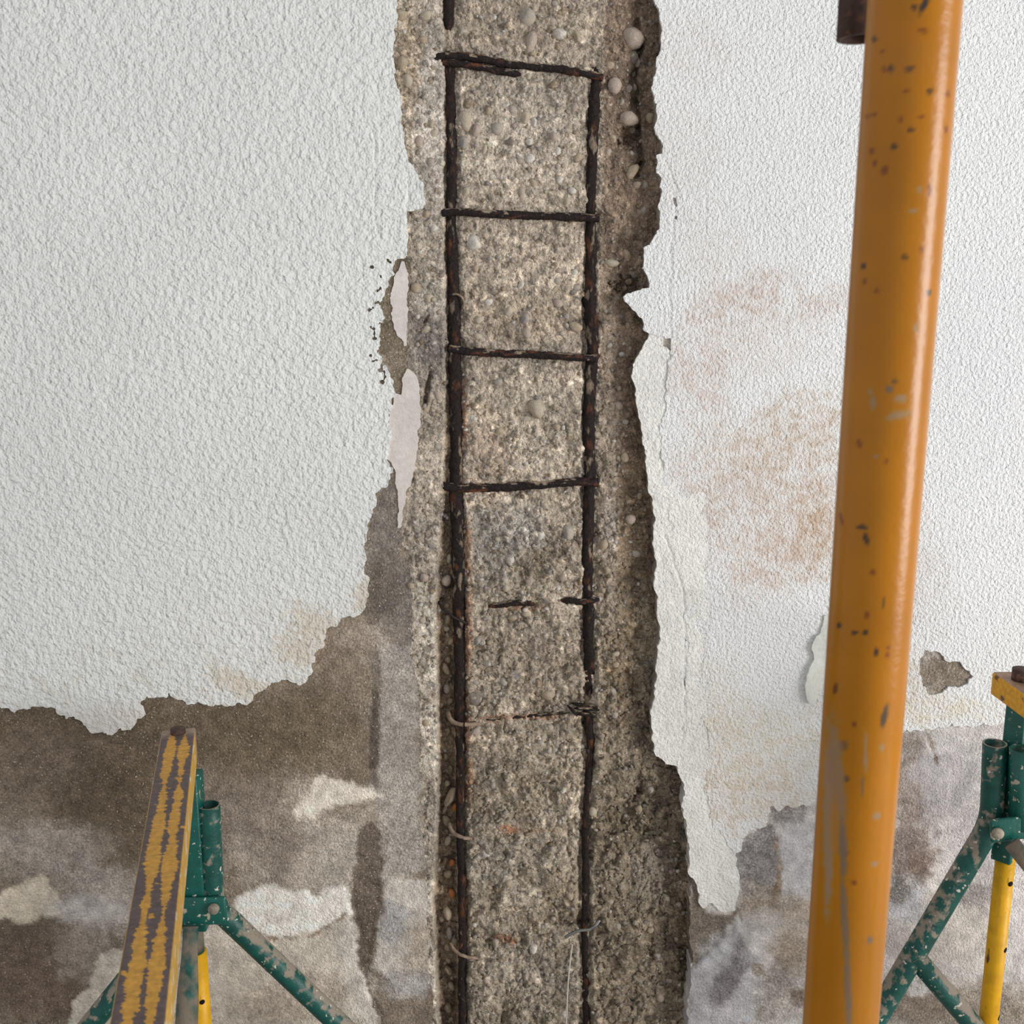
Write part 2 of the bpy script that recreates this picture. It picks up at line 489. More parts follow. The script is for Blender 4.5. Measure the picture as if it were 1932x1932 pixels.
# lower right
patch([(1300, 1640), (1330, 1726), (1392, 1715), (1400, 1735), (1375, 1745), (1340, 1800), (1305, 1830), (1290, 1750)], (124, 115, 105), 4, 5, -3.5, 1, s=12)
patch([(1446, 1556), (1402, 1582), (1385, 1612), (1390, 1670), (1395, 1720), (1460, 1716), (1467, 1640), (1464, 1580)], (138, 135, 134), 5, 6, -1.6, 0.95, s=13)
spot(1425, 1690, 34, 34, (164, 154, 142), alpha=0.6)
patch([(1450, 1524), (1520, 1520), (1518, 1555), (1480, 1565), (1462, 1550)], (150, 145, 142), 4, 6, -0.8, 0.9, s=14)
patch([(1466, 1715), (1470, 1580), (1472, 1572), (1463, 1580), (1460, 1715)], (128, 106, 84), 2, 3, -2.0, 0.7, s=15)
spot(1510, 1620, 40, 70, (196, 196, 198), alpha=0.8)
spot(1480, 1720, 90, 32, (166, 152, 136), 0, alpha=0.7)
spot(1440, 1745, 50, 26, (192, 190, 188), alpha=0.7)
patch([(1385, 1742), (1405, 1750), (1440, 1800), (1425, 1870), (1390, 1960), (1290, 1960), (1306, 1825), (1340, 1795)], (180, 178, 180), 4, 6, 4.0, 0.95, s=16)
spot(1372, 1845, 26, 62, (118, 112, 114), 24, h=-1.0, alpha=0.8)
spot(1350, 1800, 30, 40, (196, 196, 198), 30, alpha=0.6)
spot(1395, 1800, 10, 40, (126, 122, 124), 20, h=-1.5, alpha=0.6)
patch([(1430, 1835), (1445, 1850), (1440, 1890), (1410, 1935), (1400, 1925), (1428, 1880)], (206, 208, 212), 4, 5, 2.0, 0.9, s=17)
patch([(1392, 1720), (1400, 1752), (1432, 1785), (1436, 1800), (1428, 1806), (1396, 1760), (1386, 1730)], (196, 194, 190), 3, 4, 2.0, 0.9, s=18)
spot(1465, 1880, 40, 50, (152, 146, 138), 20, h=-2.0, alpha=0.8)
spot(1500, 1790, 50, 40, (160, 144, 126), -20, alpha=0.7)
spot(1505, 1880, 18, 14, (128, 114, 102), 60, h=-1.5, alpha=0.8)
spot(1430, 1830, 16, 10, (128, 118, 106), 30, h=-1.5, alpha=0.8)
# right of the prop
spot(1715, 1460, 30, 90, (142, 130, 120), alpha=0.85, warp=0.7)
spot(1780, 1470, 60, 70, (172, 168, 170), alpha=0.8)
spot(1720, 1600, 50, 60, (132, 120, 112), alpha=0.85, warp=0.8)
spot(1735, 1630, 26, 22, (118, 102, 92), alpha=0.7)
spot(1710, 1700, 36, 36, (186, 186, 190), alpha=0.8)
spot(1695, 1680, 22, 26, (118, 113, 108), alpha=0.8)
spot(1690, 1770, 40, 30, (178, 170, 164), alpha=0.8)
spot(1800, 1760, 70, 80, (186, 180, 172), alpha=0.8)
spot(1840, 1690, 40, 24, (126, 118, 116), alpha=0.5, warp=0.9)
spot(1850, 1600, 60, 60, (178, 174, 174), alpha=0.6)
spot(1850, 1900, 130, 50, (132, 122, 110), alpha=0.85)
spot(1720, 1900, 60, 40, (128, 118, 106), alpha=0.85)
spot(1735, 1868, 24, 14, (208, 206, 204), alpha=0.8)
patch([(1742, 1380), (1754, 1384), (1764, 1400), (1772, 1430), (1768, 1445), (1762, 1420), (1750, 1395)], (120, 106, 92), 2, 4, -2, 0.7, s=19)
spot(1785, 1268, 60, 48, (132, 122, 110), alpha=1)
# scraped strip beside the upper column
spot(742, 610, 60, 170, (108, 99, 86), alpha=1, warp=0.1)
# grain and slow mottling
rgb = rgb * (1 + 0.10 * fbm(U, V, 60, 4, 21) + 0.13 * fbm(U, V, 14, 3, 22))[..., None]
lg = sstep(0.45, 0.75, fbm(U, V, 40, 5, 25))
rgb = rgb * (1 - 0.35 * lg[..., None]) + np.array((176, 170, 162)) * 0.35 * lg[..., None]
rgb = (128 + (rgb - 128) * 1.12 + 2) * np.array((1.0, .99, .99))
rgb *= (1 + .15 * sstep(860, 760, U))[..., None]
keep = sd < 2.2
snap = np.abs(sd) < 2.2
Yw = WALL - H / 1000
wall_me = sheet('wall_back', g, keep, NU, NV, snap, Yw, np.clip(rgb, 0, 255), back=WALL + 0.085, grain=GR)
wall = new_obj('wall_back', wall_me, mats=[M_render],
               label='stained grey cement render on the damaged wall, bare at the bottom', kind='structure')

# ------------------------------------------------------------------ white paint coats (children of the wall)


def coat(name, g, poly, holes, front, rgbf, hf, mat, label, tol):
    sd, NU, NV = g.sdf(poly, 12)
    for h in holes:
        s2, a, b = g.sdf(h, 12)
        m = -s2 < sd
        m &= (np.abs(s2) < np.abs(sd)) | (s2 > 0)
        NU = np.where(m, a, NU); NV = np.where(m, b, NV); sd = np.where(m, -s2, sd)
    keep = sd > -tol; snap = np.abs(sd) < tol
    rgb = rgbf(g); y = WALL - front - hf(g, sd) / 1000
    me = sheet(name, g, keep, NU, NV, snap, y, np.clip(rgb, 0, 255), back=WALL + 0.003)
    return new_obj(name, me, wall, [mat], label)


def white_l(g):
    U, V = g.U, g.V
    c = np.empty(U.shape + (3,)); c[:] = (224, 224, 220)
    c *= (1 + 0.02 * fbm(U, V, 260, 3, 31))[..., None]
    a = sstep(1080, 1340, V + 60 * fbm(U, V, 90, 3, 33)) * sstep(0.05, 0.45, fbm(U, V, 16, 3, 32))
    c = c * (1 - 0.28 * a[..., None]) + np.array((196, 182, 160)) * 0.28 * a[..., None]
    e = g.ellipse(215, 1365, 90, 40, 0, .4, .4)
    c = c * (1 - .6 * e[..., None]) + np.array((216, 208, 200)) * .6 * e[..., None]
    for cx, cy, rx, ry in ((590, 1180, 50, 30), (690, 1120, 20, 40), (560, 1230, 40, 25), (450, 1290, 60, 20)):
        e = g.ellipse(cx, cy, rx, ry, 20, .5, .9, 8) * .5
        c = c * (1 - e[..., None]) + np.array((200, 184, 160)) * e[..., None]
    return c


def relief_l(g, sd):
    U, V = g.U, g.V
    h = 1.6 * fbm(U, V, 300, 3, 41) + 0.55 * fbm(U, V, 11, 2, 42)
    a = sstep(1050, 1300, V)
    h = h * (1 + 0.5 * a)
    for pl in ([(705, 250), (708, 330), (706, 400), (712, 440)], [(772, 340), (768, 395)]):
        for (ax, ay), (bx, by) in zip(pl[:-1], pl[1:]):
            t = np.clip((V - ay) / (by - ay), 0, 1)
            d = np.hypot(U - (ax + t * (bx - ax) + 4 * fbm(V, V * 0, 18, 2, 43)), np.maximum(0, np.maximum(ay - V, V - by)))
            h = h - 2.2 * sstep(2.6, 0.4, d)
    return h


gl = Grid(axis(FAR_L, -60, 812, 830, 3, 60), axis(TOPV, -60, 1400, 1420, 3, 60))
specks = []
for k in range(26):
    cy = rng.uniform(470, 745)
    ex = np.interp(cy, [488, 503, 531, 567, 610, 655, 698, 745], [750, 738, 729, 718, 720, 713, 728, 742])
    cx = ex - abs(rng.normal(0, 9)) - 3; rr = rng.uniform(2.4, 5)
    specks.append([(cx + rr * rng.uniform(.6, 1.4) * math.cos(t), cy + rr * rng.uniform(.6, 1.4) * math.sin(t)) for t in np.linspace(0, 5.4, 7)])
coat('paint_coat', gl, paint_left, specks, 0.0042, white_l, relief_l, M_white_l,
     'stippled white paint coat left of the broken column, ragged lower edge', 1.7)


def white_r(g):
    U, V = g.U, g.V
    c = np.empty(U.shape + (3,)); c[:] = (226, 226, 225)
    c *= (1 + 0.015 * fbm(U, V, 260, 3, 51))[..., None]
    for cx, cy, rx, ry, rot, al, cc in (
            (1400, 560, 90, 36, -20, .45, (196, 176, 164)), (1550, 575, 70, 26, -15, .4, (200, 182, 170)),
            (1320, 720, 60, 60, 0, .4, (204, 184, 172)), (1500, 830, 120, 70, -20, .55, (196, 178, 160)),
            (1350, 860, 80, 60, 0, .35, (206, 190, 176)), (1430, 960, 150, 80, -10, .45, (200, 182, 168)),
            (1540, 990, 40, 70, 10, .6, (192, 168, 146)), (1470, 1060, 110, 50, -20, .45, (200, 180, 166)),
            (1400, 640, 120, 60, 0, .3, (210, 196, 186)), (1440, 1400, 130, 60, 0, .5, (214, 204, 186)),
            (1400, 1500, 110, 60, 0, .5, (206, 190, 170)), (1760, 1340, 110, 26, 0, .6, (218, 208, 190)),
            (1715, 1285, 34, 50, 0, .5, (204, 192, 178)), (1350, 1330, 40, 80, 0, .4, (216, 206, 190)),
            (1290, 300, 60, 120, 0, .25, (212, 206, 196)), (1860, 700, 90, 200, 0, .2, (216, 216, 222)),
            (1310, 90, 70, 60, 0, .25, (214, 204, 196)), (1340, 480, 60, 60, 0, .25, (212, 202, 192)),
            (1720, 1100, 60, 120, 0, .3, (208, 196, 188))):
        e = al * g.ellipse(cx, cy, rx, ry, rot, .6, .8, 26)
        e = e * (0.55 + 0.9 * sstep(-0.3, 0.4, fbm(U, V, 9, 2, 55)))
        e = np.clip(e, 0, 1)
        c = c * (1 - e[..., None]) + np.array(cc, float) * e[..., None]
    return c


def groove(h, U, V, pl, w, depth, s):
    for (ax, ay), (bx, by) in zip(pl[:-1], pl[1:]):
        t = np.clip((V - ay) / (by - ay + 1e-6), 0, 1)
        d = np.hypot(U - (ax + t * (bx - ax) + 5 * fbm(V, V * 0 + s, 16, 2, s)), np.maximum(0, np.maximum(ay - V, V - by)))
        h = h - depth * sstep(w, 0.3, d)
    return h


def relief_r(g, sd):
    U, V = g.U, g.V
    h = 1.4 * fbm(U, V, 300, 3, 61) + 0.42 * fbm(U, V, 9, 2, 62)
    h = groove(h, U, V, [(1258, 300), (1272, 345), (1275, 400), (1268, 470), (1264, 560), (1264, 636)], 2.4, 1.6, 63)
    h = groove(h, U, V, [(1345, 1230), (1322, 1320), (1360, 1400), (1340, 1500)], 2.4, 1.0, 65)
    # layered coats: the older coats near the break are thinner
    h = h - 1.2 * sstep(1345, 1325, U + 14 * fbm(U, V, 40, 4, 66)) * sstep(900, 960, V)
    return h


gr = Grid(axis(1160, 1164, 2000, FAR_R, 3, 60), axis(TOPV, -60, 1660, 1690, 3, 60))
coat('paint_coat', gr, paint_right, [hole_grey, hole_a, hole_b, hole_c], 0.0048, white_r, relief_r, M_white_r,
     'finely stippled white paint coat right of the broken column, with faint brown stains', 1.7)


def cream(tone):
    def f(g):
        c = np.empty(g.U.shape + (3,)); c[:] = tone
        return c * (1 + 0.05 * fbm(g.U, g.V, 40, 4, 71) + 0.04 * fbm(g.U, g.V, 7, 2, 72))[..., None]
    return f


def relief_b(g, sd):
    h = 0.9 * fbm(g.U, g.V, 60, 4, 73) + 0.5 * fbm(g.U, g.V, 9, 3, 74) * sstep(700, 780, g.V) + 0.9 * sstep(.0, .06, fbm(g.U, g.V, 46, 5, 76)) * sstep(760, 840, g.V)
    h = groove(h, g.U, g.V, [(1256, 1010), (1290, 1120), (1292, 1250), (1292, 1330), (1288, 1400)], 2.6, 1.8, 75)
    return h


gb = Grid(np.arange(1160, 1480, 2.5), np.arange(600, 1740, 2.5))
coat('base_coat', gb, base_right, [hole_c, [(1292, 1205), (1301, 1212), (1300, 1226), (1295, 1222)], [(1290, 1255), (1295, 1262), (1293, 1300), (1290, 1290)]],
     0.0036, cream((227, 225, 219)), relief_b, M_baser,
     'thin cream base coat exposed along the right rim of the broken column', 1.4)
gp = Grid(np.arange(700, 800, 2.0), np.arange(480, 1020, 2.0))
coat('base_coat', gp, pink_strip, [], 0.0020, cream((212, 203, 197)), lambda g, sd: 0 * sd, M_base,
     'pale pink strip of base coat beside the scraped grey patch', 1.1)
coat('base_coat', gp, wedge, [], 0.0024, cream((208, 200, 192)), lambda g, sd: 0.3 * fbm(g.U, g.V, 14, 3, 77), M_base,
     'pale wedge of base coat tapering down between paint and concrete', 1.1)
gf = Grid(np.arange(1510, 1590, 2.5), np.arange(1150, 1340, 2.5))
coat('paint_flake', gf, flake_poly, [], 0.0072, cream((206, 206, 198)),
     lambda g, sd: 5.0 * sstep(1560, 1520, g.U) + 2 * sstep(1260, 1330, g.V), M_base,
     'smooth grey-white paint flake peeling off beside the orange prop', 1.4)

# ------------------------------------------------------------------ the broken concrete column
CO = (0.0, WALL, 0.0)
column = new_obj('concrete_column', None, label='broken concrete column with exposed rusty reinforcement between the white paint coats', cat='column')
column.location = CO

rows = [
    (0,    [720, 745, 832, 840, 843, 862, 872, 985, 1106, 1112, 1130, 1138, 1180, 1205, 1235, 1262], [6, 6, 8, 16, 18, 18, 13, 14, 15, 20, 20, 17, 20, 34, 26, 26]),
    (250,  [735, 757, 833, 840, 843, 862, 871, 985, 1104, 1110, 1127, 1135, 1180, 1204, 1238, 1266], [6, 6, 8, 16, 18, 18, 13, 14, 15, 20, 20, 17, 20, 34, 28, 28]),
    (400,  [745, 768, 834, 840, 843, 862, 870, 985, 1102, 1107, 1124, 1132, 1180, 1220, 1245, 1272], [5, 5, 7, 17, 18, 18, 13, 14, 14, 19, 19, 17, 20, 24, 26, 26]),
    (570,  [745, 768, 838, 846, 850, 868, 876, 985, 1095, 1100, 1122, 1130, 1160, 1180, 1190, 1216], [4, 4, 7, 20, 20, 20, 14, 15, 15, 24, 24, 20, 26, 30, 26, 26]),
    (700,  [745, 775, 838, 846, 850, 870, 880, 985, 1096, 1100, 1124, 1132, 1165, 1185, 1198, 1225], [4, 4, 8, 20, 20, 20, 13, 14, 14, 22, 22, 18, 22, 26, 28, 28]),
    (900,  [740, 770, 832, 842, 848, 872, 880, 985, 1096, 1100, 1122, 1130, 1165, 1205, 1222, 1248], [4, 4, 7, 20, 22, 22, 13, 14, 13, 20, 20, 17, 20, 28, 32, 32]),
    (1150, [752, 778, 818, 832, 850, 876, 884, 985, 1096, 1100, 1124, 1130, 1170, 1215, 1242, 1266], [4, 3, 4, 32, 36, 26, 14, 15, 15, 22, 22, 17, 20, 32, 36, 36]),
    (1350, [764, 790, 823, 834, 855, 876, 884, 985, 1096, 1101, 1122, 1128, 1170, 1210, 1230, 1258], [4, 3, 2, 42, 48, 29, 16, 18, 18, 26, 26, 18, 22, 30, 36, 36]),
    (1500, [770, 796, 824, 834, 858, 876, 884, 985, 1092, 1098, 1116, 1122, 1180, 1260, 1290, 1318], [4, 3, 2, 46, 52, 31, 18, 20, 20, 28, 28, 20, 26, 30, 36, 36]),
    (1700, [778, 806, 814, 824, 858, 880, 888, 985, 1088, 1094, 1112, 1118, 1190, 1275, 1305, 1332], [4, 3, 2, 46, 52, 31, 18, 20, 22, 32, 30, 22, 26, 40, 36, 36]),
    (1932, [784, 812, 825, 834, 862, 880, 888, 985, 1090, 1096, 1114, 1120, 1190, 1270, 1298, 1325], [4, 3, 2, 46, 52, 31, 18, 20, 22, 32, 30, 22, 26, 40, 36, 36]),
]
RV = np.array([r[0] for r in rows], float)
RU = np.array([r[1] for r in rows], float); RD = np.array([r[2] for r in rows], float)


def depth_row(u, v):
    uu = [np.interp(v, RV, RU[:, k]) for k in range(RU.shape[1])]
    dd = [np.interp(v, RV, RD[:, k]) for k in range(RU.shape[1])]
    return np.interp(u, uu, dd)


gc = Grid(np.arange(690, 1352, 2.0), axis(TOPV, -40, 1976, BOTV, 2, 10))
U, V = gc.U, gc.V
warp = 5 * fbm(U, V, 26, 4, 81) + 2.0 * fbm(U, V, 7, 2, 82)
D = np.stack([depth_row(U[j] + warp[j], V[j, 0]) for j in range(U.shape[0])])
faceL = np.array([np.interp(V[:, 0], RV, RU[:, 6])]).T; faceR = np.array([np.interp(V[:, 0], RV, RU[:, 8])]).T
stripR = np.array([np.interp(V[:, 0], RV, RU[:, 11])]).T
grooveL = np.array([np.interp(V[:, 0], RV, RU[:, 2])]).T
in_face = sstep(-4, 6, U - faceL) * sstep(-4, 6, faceR - U)
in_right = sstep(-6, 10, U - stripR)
in_left = sstep(6, -6, U - grooveL)
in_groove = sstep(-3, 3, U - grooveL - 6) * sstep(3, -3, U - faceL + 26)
rough = 0.8 + 0.75 * sstep(500, 1300, V) + 0.5 * in_right * sstep(1000, 1500, V)
D = D - rough * (2.6 * fbm(U, V, 85, 3, 80) + 4.2 * fbm(U, V, 42, 4, 83) + 3.6 * fbm(U, V, 19, 3, 84) + 1.1 * fbm(U, V, 7, 2, 85))
isl = sstep(.02, .10, fbm(U, V, 64, 5, 87) + .02)
isl2 = sstep(.05, .14, fbm(U, V, 26, 4, 78))
D = D - rough * (1.3 * isl + 1.5 * isl2)
ridge_n = np.abs(fbm(U, V, 24, 3, 86))
ridge_m = np.abs(fbm(U, V, 13, 3, 76))
D = D + rough * (2.6 * sstep(0.09, 0.0, ridge_n) + 1.1 * sstep(0.10, 0.0, ridge_m))
rgb = np.empty(U.shape + (3,)); rgb[:] = (170, 158, 142)


def bl(a, c):
    global rgb
    rgb = rgb * (1 - a[..., None]) + np.array(c, float) * a[..., None]


def ce(cx, cy, rx, ry, c, rot=0, alpha=1.0, soft=.4, warp=.5, size=None, s=0, d=0.0):
    global D
    a = alpha * gc.ellipse(cx, cy, rx, ry, rot, soft, warp, size, s)
    bl(a, c)
    if d:
        D = D + a * d


bl(sstep(1000, 1700, V) * 0.85, (160, 149, 132))
bl(in_left * 0.8, (172, 162, 148))
bl(in_right * 0.85 * sstep(1250, 1050, V), (120, 103, 88))  # brown of the strip, darkened further for shade from the paint edge
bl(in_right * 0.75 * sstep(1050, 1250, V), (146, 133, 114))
bl(in_groove * 0.8, (122, 106, 88))  # brown dirt tone with the groove's own shade darkened into it
ce(985, 250, 120, 120, (174, 165, 152), alpha=.6)
ce(985, 40, 110, 60, (156, 144, 128), alpha=.6)
ce(1010, 780, 70, 110, (176, 166, 150), alpha=.7)
ce(920, 840, 45, 70, (148, 132, 116), alpha=.5)
ce(960, 1010, 60, 60, (178, 174, 168), alpha=.6, warp=.8)
ce(905, 650, 50, 40, (150, 138, 126), alpha=.6)
ce(1000, 600, 110, 45, (160, 146, 128), alpha=.6)
ce(985, 1240, 110, 40, (152, 140, 126), alpha=.5)
ce(1190, 1000, 30, 140, (132, 116, 94), alpha=.6)
ce(1175, 1260, 26, 90, (136, 118, 94), alpha=.6, warp=.8)
ce(1150, 900, 16, 300, (168, 158, 144), alpha=.5)
ce(1150, 1000, 18, 60, (176, 168, 158), alpha=.6)
ce(1200, 1560, 60, 60, (118, 105, 86), alpha=.6, d=6)
ce(1265, 1700, 20, 140, (126, 112, 94), alpha=.6)
ce(1230, 1640, 40, 60, (168, 160, 148), alpha=.5)
ce(960, 1640, 70, 60, (158, 150, 138), alpha=.5)
ce(1055, 1690, 30, 60, (142, 128, 108), alpha=.6)
ce(1010, 1850, 90, 60, (156, 147, 134), alpha=.5)
ce(805, 650, 42, 80, (128, 121, 114), alpha=.9, d=-1)
ce(815, 560, 30, 28, (180, 172, 160), alpha=.7)
ce(815, 250, 30, 200, (180, 174, 166), alpha=.6)
ce(770, 120, 22, 100, (160, 144, 122), alpha=.7)
# whitish ridge along the groove, lower left, its lit brightness painted in
bl(sstep(1000, 1120, V) * sstep(0, 8, U - grooveL + 40) * sstep(4, -2, U - grooveL) * 0.75 * sstep(-.25, .25, fbm(U, V, 30, 4, 79)), (188, 181, 168))
# rust bleeding beside the left bar and under the lost ties
for cx, cy, rx, ry, al in ((884, 1180, 7, 90, .6), (882, 1360, 6, 60, .6), (886, 1480, 8, 40, .6), (883, 1030, 5, 60, .6), (958, 1565, 16, 9, .8),
                           (952, 1773, 22, 9, .8), (880, 1720, 5, 60, .4), (930, 1357, 26, 6, .6), (1000, 1352, 70, 5, .5), (876, 790, 5, 60, .6),
                           (884, 925, 60, 4, .4), (985, 1146, 30, 5, .6), (1000, 1568, 60, 4, .3)):
    ce(cx, cy, rx, ry, (152, 102, 74), alpha=al * .85, warp=.9, size=7)
# voids
crk = [(1201, 40), (1205, 90), (1196, 140), (1200, 190), (1204, 240), (1206, 310), (1200, 330)]
for (ax, ay), (bx, by) in zip(crk[:-1], crk[1:]):
    t = np.clip((V - ay) / (by - ay), 0, 1)
    d = np.hypot(U - (ax + t * (bx - ax) + 7 * fbm(U * 0, V, 24, 3, 88)), np.maximum(0, np.maximum(ay - V, V - by)))
    D = D + 14 * sstep(9 + 4 * fbm(U, V, 14, 2, 89), 0, d)
ce(1185, 255, 14, 20, (112, 96, 80), d=14, warp=.9)
ce(1182, 540, 22, 16, (120, 104, 88), d=12, warp=.9)
ce(1112, 568, 12, 12, (96, 80, 66), d=12)
ce(806, 735, 5, 30, (128, 116, 104), 10, d=10, warp=.3)
ce(800, 610, 3, 26, (110, 98, 86), 30, d=4, warp=.5)
ce(1075, 1735, 30, 12, (120, 108, 92), d=5)
ce(1290, 1760, 10, 110, (118, 104, 86), d=6)
for k in range(110):      # pits knocked out by the breaker
    cx = rng.uniform(890, 1290); cy = rng.uniform(1000, 1960)
    if cx > 1230 and cy < 1450: continue
    r = rng.uniform(6, 22)
    ce(cx, cy, r, r * rng.uniform(.6, 1.4), (132, 120, 102), rng.uniform(0, 180), alpha=.5, warp=.8, d=rng.uniform(3, 8), s=k)
# aggregate bumps pressed in the paste
for k in range(3400):
    cx = rng.uniform(745, 1300); cy = rng.uniform(-20, 1960)
    r = rng.uniform(3, 9); q = rng.uniform(.6, 1.5)
    i0 = np.searchsorted(gc.us, cx - r * 1.6); i1 = np.searchsorted(gc.us, cx + r * 1.6)
    j0 = np.searchsorted(gc.vs, cy - r * 1.6); j1 = np.searchsorted(gc.vs, cy + r * 1.6)
    w = np.clip(1 - np.hypot((U[j0:j1, i0:i1] - cx) / q, (V[j0:j1, i0:i1] - cy) * q) / r, 0, 1)
    sg = rng.choice([1, 1, -0.8])
    D[j0:j1, i0:i1] -= sg * np.sqrt(w) * r * (0.26 + 0.22 * min(1, max(0, (cy - 500) / 700)))
    rgb[j0:j1, i0:i1] *= 1 + (w > 0.15)[..., None] * rng.uniform(-.20, .22)
rgb = rgb * (0.95 + 0.07 * isl + 0.07 * isl2 + 0.12 * fbm(U, V, 50, 4, 91) + 0.13 * fbm(U, V, 10, 3, 92))[..., None]
tone = fbm(U, V, 150, 3, 93)
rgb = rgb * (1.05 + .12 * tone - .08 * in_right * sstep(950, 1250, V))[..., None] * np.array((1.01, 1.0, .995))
csd, _, _ = gc.sdf(slot, 40)
keepc = csd > -34
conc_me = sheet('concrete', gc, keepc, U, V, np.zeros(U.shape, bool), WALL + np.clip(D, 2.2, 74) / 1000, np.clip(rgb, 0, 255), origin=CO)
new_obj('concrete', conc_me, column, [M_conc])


def depth_at(u, v):
    i = int(np.clip(np.searchsorted(gc.us, u), 0, len(gc.us) - 1)); j = int(np.clip(np.searchsorted(gc.vs, v), 0, len(gc.vs) - 1))
    return float(np.clip(D[j, i], 2.2, 74)) / 1000


# ------------------------------------------------------------------ tubes
def tube_np(pts, rad, seg=12, noise=0.0, nsize=0.01, s=0, cap=True, hollow=0.0, flat=None):
    """returns verts, quads, tris of a tube along pts"""
    pts = np.asarray(pts, float); n = len(pts)
    rad = np.broadcast_to(np.asarray(rad, float), (n,))
    T = np.gradient(pts, axis=0); T /= np.linalg.norm(T, axis=1)[:, None] + 1e-12
    up = np.array([0, -1.0, 0]) if abs(T[0, 1]) < 0.9 else np.array([1.0, 0, 0])
    A = up - T * (T @ up)[:, None]; A /= np.linalg.norm(A, axis=1)[:, None]
    B = np.cross(T, A)
    th = np.arange(seg) / seg * 2 * math.pi
    L = np.concatenate([[0], np.cumsum(np.linalg.norm(np.diff(pts, axis=0), axis=1))])
    r = rad[:, None] * np.ones((1, seg))
    if noise:
        r = r * (1 + noise * fbm(L[:, None] / nsize + np.cos(th) * 2 + 50, np.sin(th)[None] * 2 + s * 3.1 + 20, 1.0, 3, s))
    fa = np.ones((n, 1)) if flat is None else np.asarray(flat, float)[:, None]
    ring = pts[:, None] + r[..., None] * (np.cos(th)[None, :, None] * A[:, None] * fa[..., None] + np.sin(th)[None, :, None] * B[:, None])
    V_ = ring.reshape(-1, 3)
    i = np.arange(n - 1)[:, None] * seg; k = np.arange(seg)[None]; k2 = (k + 1) % seg
    q = np.stack([i + k, i + k2, i + seg + k2, i + seg + k], -1).reshape(-1, 4)
    tr = []
    if hollow:
        ins = pts[:, None] + (r * hollow)[..., None] * (np.cos(th)[None, :, None] * A[:, None] * fa[..., None] + np.sin(th)[None, :, None] * B[:, None])
        o = len(V_); V_ = np.concatenate([V_, ins.reshape(-1, 3)])
        q2 = q[:, ::-1] + o
        kk = np.arange(seg); kk2 = (kk + 1) % seg
        e0 = np.stack([kk2, kk, o + kk, o + kk2], -1); e1 = np.stack([kk, kk2, o + kk2, o + kk], -1) + (n - 1) * seg
        q = np.concatenate([q, q2, e0, e1])
    elif cap:
        o = len(V_); V_ = np.concatenate([V_, pts[:1], pts[-1:]])
        for k in range(seg):
            tr.append((o, (k + 1) % seg, k)); tr.append((o + 1, (n - 1) * seg + k, (n - 1) * seg + (k + 1) % seg))
    return V_, q, (np.array(tr) if tr else None)


def tube(name, pts, rad, parent, mat, origin=(0, 0, 0), label=None, **kw):
    v, q, t = tube_np(np.asarray(pts) - np.array(origin), rad, **kw)
    return new_obj(name, mesh_np(name, v, q, t), parent, [mat], label)


def dense(px, step):
    px = np.asarray(px, float)
    L = np.concatenate([[0], np.cumsum(np.hypot(*np.diff(px, axis=0).T))])
    n = max(2, int(L[-1] / step) + 1)
    s = np.linspace(0, L[-1], n)
    return np.stack([np.interp(s, L, px[:, 0]), np.interp(s, L, px[:, 1])], 1)


def smooth1(a, k=5):
    p = np.pad(a, k, mode='edge'); w = np.ones(2 * k + 1) / (2 * k + 1)
    return np.convolve(p, w, 'valid')


M_bar = material('corroded_steel', (34, 24, 21), 0.8, bumps=((260, 0.004, 4), (700, 0.0012, 3)), speckle=((180, .5, 1.5, .3, .7),))
mix_layer(M_bar, (92, 54, 34), 90, .56, .70, (1, 1, .4), 3)
mix_layer(M_bar, (128, 112, 95), 70, .59, .66, (1, 1, .45), 9, detail=7)
M_tie = material('corroded_tie_steel', (32, 23, 21), 0.8, bumps=((300, 0.003, 4),), speckle=((200, .6, 1.4, .3, .7),))
mix_layer(M_tie, (96, 56, 36), 120, .56, .70, (.4, 1, 1), 5)
mix_layer(M_tie, (150, 132, 112), 90, .62, .72, (.6, 1, 1), 2, topside=0.16)
M_wire = material('dusty_tie_wire', (146, 126, 108), 0.85, bumps=((500, 0.001, 3),), speckle=((150, .6, 1.2, .3, .7),))
M_wire_d = material('dark_tie_wire', (40, 32, 30), 0.7, speckle=((200, .6, 1.5, .3, .7),))
M_wire_s = material('grey_steel_wire', (128, 126, 124), 0.45, metal=0.6, speckle=((150, .4, 1.2, .3, .6),))
M_string = material('pale_string', (196, 188, 176), 0.9)

barL = [(847, -1345), (847, -300), (847, 0), (845, 60), (848, 110), (850, 180), (852, 260), (852, 330), (851, 395), (851, 440), (853, 480), (856, 540), (858, 600),
        (858, 660), (858, 700), (860, 760), (861, 820), (861, 880), (860, 925), (863, 1000), (864, 1080), (866, 1150), (866, 1200),
        (867, 1280), (866, 1350), (869, 1420), (868, 1500), (868, 1580), (871, 1640), (871, 1700), (873, 1780), (871, 1850), (873, 1932), (874, 2050), (874, 2258)]
barR = [(1122, -1345), (1122, -300), (1122, 0), (1122, 116), (1124, 156), (1120, 203), (1118, 254), (1116, 308), (1113, 380), (1115, 435), (1115, 507), (1112, 565), (1116, 616),
        (1119, 667), (1115, 690), (1111, 763), (1111, 835), (1113, 890), (1111, 940), (1109, 998), (1109, 1071), (1107, 1107), (1111, 1143),
        (1111, 1216), (1112, 1260), (1107, 1340), (1114, 1395), (1111, 1449), (1107, 1504), (1104, 1576), (1105, 1648),
        (1104, 1703), (1102, 1739), (1104, 1830), (1105, 1884), (1107, 1932), (1107, 2050), (1107, 2258)]


